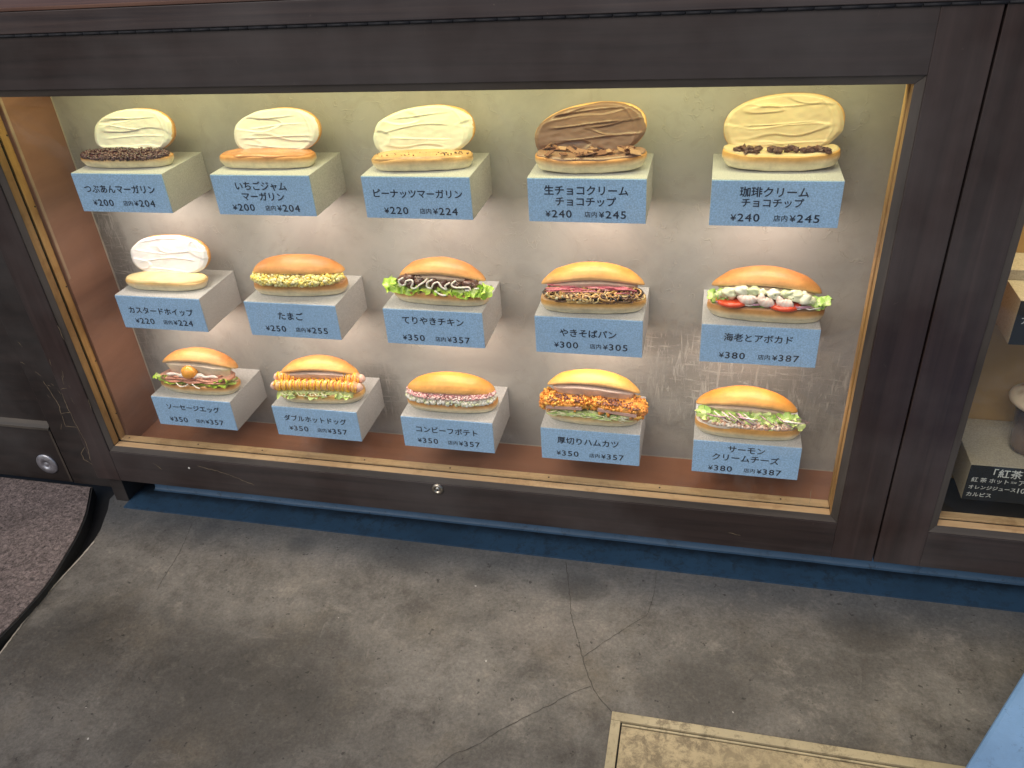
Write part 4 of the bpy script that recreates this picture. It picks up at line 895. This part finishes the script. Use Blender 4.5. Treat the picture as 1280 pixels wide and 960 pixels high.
# 12 double hot dog
t = sandwich(12, 'roll with two sauce covered sausages side by side over shredded lettuce', 5, 0.001, -0.006)
bottom_bun(t, 0.165, 0.062, 0.023, seed=12, edge=(0.78, 0.44, 0.12))
for k, (y, z) in enumerate(((-0.017, .0350), (0.002, .0400))):
    mb = MB(); P = [(-0.090 + .178 * j / 70, y, z - 0.004 * ((j - 35) / 35) ** 2 + (.002 if k else 0)) for j in range(71)]
    def rf(s):
        e = min(1, (math.sin(max(0.0, min(1, s)) * math.pi)) * 6) ** .5
        return max(.25, e) * (1 + 0.15 * math.sin(s * 85))
    def cf(s, th, k=k):
        a = 0.5 + 0.5 * math.sin(s * 85 + math.sin(th) * 1.2)
        if s < .05 or s > .95: return (0.80, 0.52, 0.42)
        top = max(0, math.sin(th * 1.0 + .3)); c1 = lerp((0.78, 0.17, 0.05), (0.82, 0.40, 0.06), a)
        return lerp(c1, (0.80, 0.66, 0.42), 0.25 + .6 * noise.noise(Vector((s * 60, th, k))))
    mb.tube(P, 0.0096, None, 16, True, rf, cf); sg = mb.build('sausage', M_wet, t)
    mb = MB(); P = []
    for j in range(300):
        s = j / 299; a = math.sin(s * 88) * 1.25 + .55
        jj = 1 + .08 * noise.noise(Vector((s * 40, k, 2))); P.append((-0.080 + .158 * s + .0025 * noise.noise(Vector((s * 25, k, 9))), y - math.cos(a) * .0100 * jj, z + math.sin(a) * .0100 * jj - 0.004 * ((s - .5) * 2) ** 2 + .0006 + (.002 if k else 0)))
    mb.tube(P, .0016, (0.88, 0.52, 0.05), 6, True, lambda s: .75 + .7 * noise.noise(Vector((s * 70, k, 4)))); mb.build('mustard_line', M_wet, t)
mb = MB(); rnd = random.Random(12)
for x0, x1 in ((-.08, -.04), (-.055, -.01), (-.025, .02), (.0, .045), (.03, .07)):
    ruffle(mb, x0, x1, -0.012, -0.0365, 0.0260, 0.0190, 0.0045, rnd.uniform(1.2, 2.2), (0.92, 0.94, 0.68), (0.62, 0.82, 0.26), seed=rnd.uniform(0, 20), n=50)
for k in range(14):
    x = rnd.uniform(-.07, .05); mb.tube([(x, -.028, .0255), (x + .006, -.0335, .022 + rnd.uniform(-.002, .002)), (x + rnd.uniform(.01, .02), -.034, .0185 + rnd.uniform(0, .006))], .0009, rnd.choice([(.78, .78, .55), (.6, .7, .35)]), 5)
mb.build('shredded_lettuce', M_leaf, t)['kind'] = 'stuff'
top_bun(t, 0.150, 0.056, 0.025, 0.0455, 22, 0, 12, dx=-.002, dy=0.013, crust=(0.76, 0.37, 0.08), und=(0.66, 0.50, 0.42))
# 13 corned beef and potato
t = sandwich(13, 'closed roll with pink corned beef above white potato salad', 2, 0.000, -0.002)
bottom_bun(t, 0.166, 0.062, 0.024, seed=13)
mb = MB(); wl = [(0.90, 0.86, 0.72), (0.92, 0.90, 0.84), (0.84, 0.82, 0.70), (0.78, 0.82, 0.52)]
core(mb, 0.160, 0.0290, 0.0255, 0.008, (0.85, 0.80, 0.68), yc=-0.004); scatter_mound(mb, 0.164, 0.0300, 0.0240, 0.007, 300, 0.0024, 0.0044, wl, yc=-0.004, seed=13, jit=.5)
mb.build('potato_salad', M_wet, t)['kind'] = 'stuff'
mb = MB(); pl = [(0.84, 0.48, 0.47), (0.88, 0.62, 0.58), (0.74, 0.34, 0.36), (0.92, 0.76, 0.72)]
core(mb, 0.158, 0.0285, 0.0335, 0.0065, (0.70, 0.34, 0.34), yc=-0.003); scatter_mound(mb, 0.164, 0.0302, 0.0335, 0.0068, 800, 0.0010, 0.0022, pl, yc=-0.003, seed=14, jit=.5)
mb.build('corned_beef', M_wet, t)['kind'] = 'stuff'
top_bun(t, 0.162, 0.058, 0.027, 0.0390, 3, 0, 13, dy=0.0, drop=.005, dark=(0.70, 0.28, 0.04), crust=(0.76, 0.36, 0.07))
# 14 ham cutlet
t = sandwich(14, 'roll with crisp orange breaded ham cutlets over shredded cabbage', -1, 0.000, -0.006)
bottom_bun(t, 0.166, 0.062, 0.022, seed=14, edge=(0.74, 0.50, 0.22))
mb = MB(); rnd = random.Random(14)
core(mb, 0.150, 0.030, 0.0215, 0.0050, (.66, .76, .34), yc=-.003)
for k in range(300):
    x = rnd.uniform(-.068, .060); a = rnd.uniform(-1, 1); l_ = rnd.uniform(.004, .012)
    y = -.0315 + rnd.uniform(-.004, .010); z = .0225 + rnd.uniform(-.004, .0045)
    mb.tube([(x - l_ * math.cos(a), y + rnd.uniform(0, .003), z - l_ * .25 * math.sin(a)), (x, y - .0015, z + .001), (x + l_ * math.cos(a), y + rnd.uniform(-.002, .003), z + l_ * .3 * math.sin(a))], rnd.uniform(.0005, .0009), rnd.choice([(.90, .90, .56), (.74, .86, .34), (.94, .94, .72), (.56, .80, .26)]), 4)
mb.build('shredded_cabbage', M_leaf, t)['kind'] = 'stuff'
for k, (xc, hw, ro) in enumerate(((-0.045, 0.044, 0.04), (0.045, 0.047, -0.10))):
    crumbc = [(0.82, 0.36, 0.05), (0.76, 0.28, 0.04), (0.86, 0.50, 0.10), (0.60, 0.20, 0.03)]
    ZC = 0.0365 if k == 0 else .0350
    def P3(a, b_, c_): return (xc + a * math.cos(ro) , -0.011 + b_, ZC + c_ + a * math.sin(ro))
    mb = MB(); loafm = Matrix.Translation((xc, -0.011, ZC)) @ Matrix.Rotation(-ro, 4, 'Y')
    loaf(mb, hw * 2, .046, [(.023, -.008), (.006, -.008), (.001, -.005), (0, 0), (.001, .005), (.006, .0085), (.023, .0105)], [(0.80, 0.36, 0.06)] * 7, loafm, 2.6, k, 50, .001, 0)
    for j in range(520):
        th = rnd.uniform(0, 6.283); cs, sn = math.cos(th), math.sin(th); h = rnd.choice((rnd.uniform(-.008, .008), rnd.uniform(.006, .0115)))
        e = 1.0 if abs(h) < .007 else rnd.uniform(.5, .98)
        a_ = hw * e * math.copysign(abs(cs) ** .62, cs); b_ = .0235 * e * math.copysign(abs(sn) ** .62, sn)
        if b_ < -.018 and -0.0045 < h < .0035 and abs(a_) < hw * .78: continue
        mb.lump(P3(a_, b_, h), rnd.uniform(.0013, .0032), rnd.choice(crumbc), 1, 1.3)
    ct_ = mb.build('cutlet', M_matte, t)
    mb = MB(); mb.box(-hw * .70, hw * .70, 0.0004, .006, -.0042, .0024, (0.66, 0.40, 0.34), Matrix.Translation((xc, -0.011 - .0235, ZC)) @ Matrix.Rotation(-ro, 4, 'Y'))
    mb.build('ham_slice', M_wet, ct_, bevel=.001)
    mb = MB()
    for j in range(70):
        a_ = rnd.uniform(-.75, .75) * hw; mb.lump(P3(a_, rnd.uniform(-.020, .0), .0108 + rnd.uniform(0, .002) - .002 * abs(a_ / hw)), rnd.uniform(.0018, .0034), rnd.choice([(0.14, 0.040, 0.020), (0.22, 0.07, 0.03)]), 1, .4, (1.3, 1, .5))
    mb.build('sauce', M_wet, ct_)
top_bun(t, 0.160, 0.058, 0.025, 0.0510, 26, 1, 14, dx=-.002, dy=0.013, crust=(0.80, 0.44, 0.10), dark=(0.76, 0.36, 0.06), und=(0.66, 0.50, 0.42))
# 15 salmon cream cheese
t = sandwich(15, 'closed roll with pink salmon flakes, salad leaves and purple onion strips', -1, -0.002, -0.011)
bottom_bun(t, 0.168, 0.062, 0.026, seed=15, edge=(0.74, 0.36, 0.08))
mb = MB(); loaf(mb, 0.164, 0.060, [(0, 0.0195), (0.0, 0.0225), (0.0022, 0.0245), (0.010, 0.0250), (0.030, 0.0250)], [(0.86, 0.74, 0.64)] * 5, None, 2.6, 7, amp=.0016, arch=.1); mb.build('cream_cheese', M_cream, t)
mb = MB(); sl = [(0.88, 0.56, 0.42), (0.92, 0.70, 0.56), (0.80, 0.46, 0.34), (0.93, 0.82, 0.70)]
core(mb, 0.150, 0.0265, 0.0265, 0.0055, (0.66, 0.40, 0.32), yc=-.003); scatter_mound(mb, 0.158, 0.0275, 0.0265, 0.0065, 300, 0.0018, 0.0036, sl, yc=-.003, seed=15, jit=.6)
mb.build('salmon_flakes', M_wet, t)['kind'] = 'stuff'
rnd = random.Random(15)
for k in range(24):
    x = -.078 + .156 * (k + rnd.uniform(-.4, .4)) / 23; g = rnd.random(); up = rnd.random(); mb = MB()
    leaf_patch(mb, (x, -.013 - .008 * (1 - up), .0325 + .0095 * up - .004 * abs(x / .08)), rnd.uniform(.0085, .0130), rnd.uniform(-.7, .7), rnd.uniform(.5, 1.25), rnd.uniform(-.4, .4),
        lerp((.86, .92, .56), (.52, .74, .26), g), lerp((.72, .86, .28), (.30, .58, .08), g), k * 2.3)
    mb.build('salad_leaf', M_leaf, t)
for k in range(14):
    x = rnd.uniform(-.06, .07); s_ = rnd.choice((-1, 1)); mb = MB()
    mb.tube([(x - .014, -.018, .041 - s_ * .003), (x - .004, -.0265, .041), (x + .006, -.0285, .038 + s_ * .003), (x + .016, -.0265, .034 + s_ * .006)], rnd.uniform(.0009, .0014), rnd.choice([(0.66, 0.48, 0.50), (0.86, 0.78, 0.70), (0.48, 0.28, 0.34)]), 6); mb.build('onion_strip', M_wet, t)
mb = MB(); mb.tube([(.06, -.02, .036), (.075, -.022, .034), (.094, -.018, .037), (.08, -.016, .040), (.066, -.018, .038)], .0007, (.40, .24, .26), 5); mb.build('onion_strip', M_wet, t)
top_bun(t, 0.162, 0.058, 0.026, 0.0440, 17, 1, 15, dx=-.004, dy=0.010, crust=(0.76, 0.34, 0.06), dark=(0.68, 0.24, 0.03))

for o in list(bpy.data.objects):
    if o.parent and o.parent.name.startswith('filled_roll') and any(c_.name.startswith('top_bun') for c_ in o.parent.children) and not o.name.startswith(('bottom_bun', 'top_bun', 'crumb_face')):
        o.location.z += 0.0022
# ------------------------------------------------------------------ right-hand cabinet
cb2 = empty('display_cabinet', (1.70, F, CB), 'dark wood drinks display cabinet cut off at the right edge of the view', 'display case')
X2L, X2R = 1.2955, 2.10
case_frame(cb2, SEAM + 0.0013, 2.20, X2L, X2R)
M_gold = simple('golden_brown_wall', (0.36, 0.22, 0.075), 0.4, 0, 6, 0.2)
cp('back_panel', 1.24, 2.19, 0.010, 0.022, -0.60, 0.20, M_gold, 0, cb2)
cp('side_panel', 1.268, 1.280, -0.1115, 0.0095, IFZ + .0002, 0.170, M_redV, 0, cb2)
cp('floor_panel', 1.268, 2.15, -0.1115, 0.0095, IFZ - 0.012, IFZ, M_door, 0, cb2)
cp('ceiling_panel', 1.268, 2.15, -0.131, 0.0095, 0.1705, 0.180, M_lampbody, 0, cb2)
cp('base_board', 1.2155, 2.19, F + 0.0225, 0.022, CB + 0.0003, -0.6005, M_door, 0, cb2)
area('case_lamp', (0.0, -0.07 - OY, 0.165 - OZ), 0.7, 0.06, P_RIGHT, C_RIGHT, cb2)
def rstand(z, w_, label, lines, riser=None):
    t = empty('display_block', (1.329, 0.0, z), label, 'display block')
    boxpart('block', 0, w_, -0.1184, 0.0095, -0.068, 0, M_tan, t, 0.0008)
    p = boxpart('menu_card', 0.0002, w_ - .0002, -0.12, -0.1185, -0.0678, -0.0008, M_blackcard, t, 0.0003)
    mb = MB()
    for (txt, x0, x1, zc) in lines: write(mb, txt, x0 / w_, x1 / w_, zc, -0.1203, w_, 9)
    tag(mb.build('lettering', M_white_ink, p), kind='stuff')
    if riser: boxpart('riser', 0.0006, w_ - .0006, -0.054, 0.009, 0.0003, 0.016, M_tan, t, 0.0008)
    return t
rstand(-0.4422, 0.30, 'tan block with black drinks card, white lettering and a cup on top', [('「紅茶', 0.034, 0.0735, -0.0125), ('紅 茶 ホット', 0.006, 0.058, -0.0275), ('又は', 0.061, 0.069, -0.0275), ('アイス', 0.072, 0.103, -0.0275), ('オレンジジュース', 0.005, 0.071, -0.0420), ('100%', 0.074, 0.1, -0.0420), ('カルピス', 0.005, 0.040, -0.0565)])
rstand(-0.1624, 0.30, 'upper tan block with black card, above the drinks card block', [('ア', 0.0075, 0.017, -0.030)], True)
cu = empty('drink_cup', (1.421, -0.066, -0.4418), 'clear plastic cup of iced cocoa topped with a beige lid', 'drink cup')
revolve([(0.0, 0.0006), (0.0265, 0.0006), (0.0285, 0.003), (0.0295, 0.008), (0.0300, 0.010), (0.0365, 0.085), (0.0395, 0.092)], 40).build('cup', M_cup, cu)
dk = revolve([(0.0, 0.002), (0.0255, 0.002), (0.0275, 0.012), (0.0288, 0.032), (0.0315, 0.058), (0.0345, 0.078), (0.0348, 0.082), (0.0, 0.084)], 40)
dk.c = [lerp((0.17, 0.10, 0.06), (0.05, 0.022, 0.014), (v.z - .036 + .010 * math.sin(math.atan2(v.y, v.x) * 3)) / .016) for v in dk.v]; dk.build('drink', M_wet, cu)
ld = revolve([(0.0, 0.1075), (0.012, 0.107), (0.020, 0.1045), (0.026, 0.1055), (0.033, 0.103), (0.041, 0.0985), (0.0455, 0.0945), (0.047, 0.0905), (0.0455, 0.0870), (0.0425, 0.0865), (0.040, 0.0835), (0.037, 0.084), (0.0, .085)], 48)
ld.c = [lerp((0.58, 0.47, 0.34), (0.25, 0.12, 0.06), 2.0 * noise.noise(v * 70) if v.z > .1 else 0) for v in ld.v]; ld.build('lid', M_cream, cu)

# ------------------------------------------------------------------ door and carpet at the left
MZ = -0.6865
dr = empty('door', (-0.80, -0.12, MZ), 'scuffed black wooden door left of the cabinet with a round metal plate', 'door')
def dp(name, x0, x1, y0, y1, z0, z1, mt, bev=0.001): return boxpart(name, x0 + .80, x1 + .80, y0 + .12, y1 + .12, z0 - MZ, z1 - MZ, mt, dr, bev)
dp('door_stile', -0.388, -0.2835, -0.1198, -0.08, MZ + .0003, 0.8, M_door, 0.002)
dp('door_panel', -1.40, -0.3885, -0.1100, -0.085, -0.5452, 0.8, M_door, 0)
m_ = MB(); prof = [(-0.1100, -0.5290), (-0.1215, -0.5400), (-0.1230, -0.5450), (-0.1100, -0.5455)]
vs = [(x + .80, y + .12, z - MZ) for x in (-1.40, -0.3895) for y, z in prof]
m_.add(vs, [(0, 1, 5, 4), (1, 2, 6, 5), (2, 3, 7, 6), (3, 0, 4, 7), (0, 3, 2, 1), (4, 5, 6, 7)], (0, 0, 0), None, False); m_.build('ledge_moulding', M_doorledge, dr, bevel=.0012)
dp('kick_board', -1.40, -0.3895, -0.1185, -0.085, MZ + .0003, -0.5456, M_door, 0.003)
dp('worn_strip', -0.3960, -0.3900, -0.1195, -0.1187, MZ + .004, -0.548, M_trimV, 0.0006)
pl = revolve([(0.0, 0.0030), (0.0045, 0.0030), (0.0055, 0.0018), (0.0085, 0.0022), (0.0095, 0.0040), (0.0175, 0.0044), (0.0195, 0.0034), (0.0235, 0.0030), (0.0250, 0.0015), (0.0252, 0.0)], 40, 'y').build('round_plate', M_steel_disc, dr, (-0.4376 + .80, -0.1187 + .12, -0.6395 - MZ))
rn = random.Random(11)
for i, s_ in enumerate([((-0.352, -0.42), (-0.345, -0.445), (-0.338, -0.475), (-0.342, -0.50)), ((-0.342, -0.50), (-0.315, -0.492)), ((-0.342, -0.50), (-0.345, -0.53), (-0.31, -0.53)), ((-0.36, -0.40), (-0.35, -0.41)), ((-0.312, -0.63), (-0.335, -0.615), (-0.335, -0.60), (-0.312, -0.575)), ((-0.345, -0.43), (-0.338, -0.433)), ((-0.356, -0.455), (-0.350, -0.462)), ((-0.335, -0.425), (-0.33, -0.431)), ((-0.372, -0.33), (-0.365, -0.345)), ((-0.42, -0.30), (-0.412, -0.31)), ((-0.325, -0.44), (-0.322, -0.452)), ((-0.36, -0.54), (-0.352, -0.525)), ((-0.385, -0.38), (-0.377, -0.385))]):
    r_ = ribbon(s_, 0.0012, 0, -0.1201, seed=i + 70); r_.v = [Vector((p.x + .80, p.y + .12, p.z - MZ)) for p in r_.v]; r_.build('gouge', M_scratch, dr)
mat_e = [(-0.339, -0.1235), (-0.325, -0.147), (-0.3101, -0.1705), (-0.289, -0.207), (-0.273, -0.244), (-0.2600, -0.279), (-0.2507, -0.3137), (-0.238, -0.358), (-0.2290, -0.402), (-0.2258, -0.4633), (-0.2275, -0.516), (-0.235, -0.62), (-0.26, -0.85), (-0.35, -1.2), (-0.6, -1.6), (-1.5, -2.0), (-1.5, -0.1235)]
mt_ = empty('carpet_mat', (-0.6, -0.4, FZ), 'brown carpet mat with a dark rounded rubber edge in front of the door', 'mat')
def smooth_poly(P, it=2):
    for _ in range(it):
        Q = [P[0]]
        for a, b in zip(P[:-1], P[1:]): Q += [(a[0] * .75 + b[0] * .25, a[1] * .75 + b[1] * .25), (a[0] * .25 + b[0] * .75, a[1] * .25 + b[1] * .75)]
        P = Q + [P[-1]]
    return P
E_ = smooth_poly(mat_e[:15]) + mat_e[15:]
def strip_solid(P, z0, z1):
    Q = [(x + .6, y + .4) for x, y in P[:-2]]; n = len(Q); m_ = MB(); vs = []
    for x, y in Q: vs += [(x, y, z1), (-0.9, y, z1), (x, y, z0), (-0.9, y, z0)]
    fs = []
    for i in range(n - 1):
        a, b = 4 * i, 4 * i + 4; fs += [(a, a + 1, b + 1, b), (a + 2, b + 2, b + 3, a + 3), (a, b, b + 2, a + 2), (a + 1, a + 3, b + 3, b + 1)]
    fs += [(0, 2, 3, 1), (4 * n - 4, 4 * n - 3, 4 * n - 1, 4 * n - 2)]
    m_.add(vs, fs, (0, 0, 0), None, False); return m_
m_ = strip_solid(E_, -0.0115, 0.0125); m_.build('rubber_edge', M_rubber, mt_)
def inset(P, d):
    out = []
    for i, p in enumerate(P):
        a = Vector(P[i - 1]); b = Vector(P[(i + 1) % len(P)]); t_ = (b - a).normalized(); out.append((p[0] + t_.y * d, p[1] - t_.x * d))
    return out
I_ = inset(E_, 0.004)
m_ = strip_solid(I_, 0.0127, 0.0150); m_.build('carpet_pile', M_carpet, mt_)
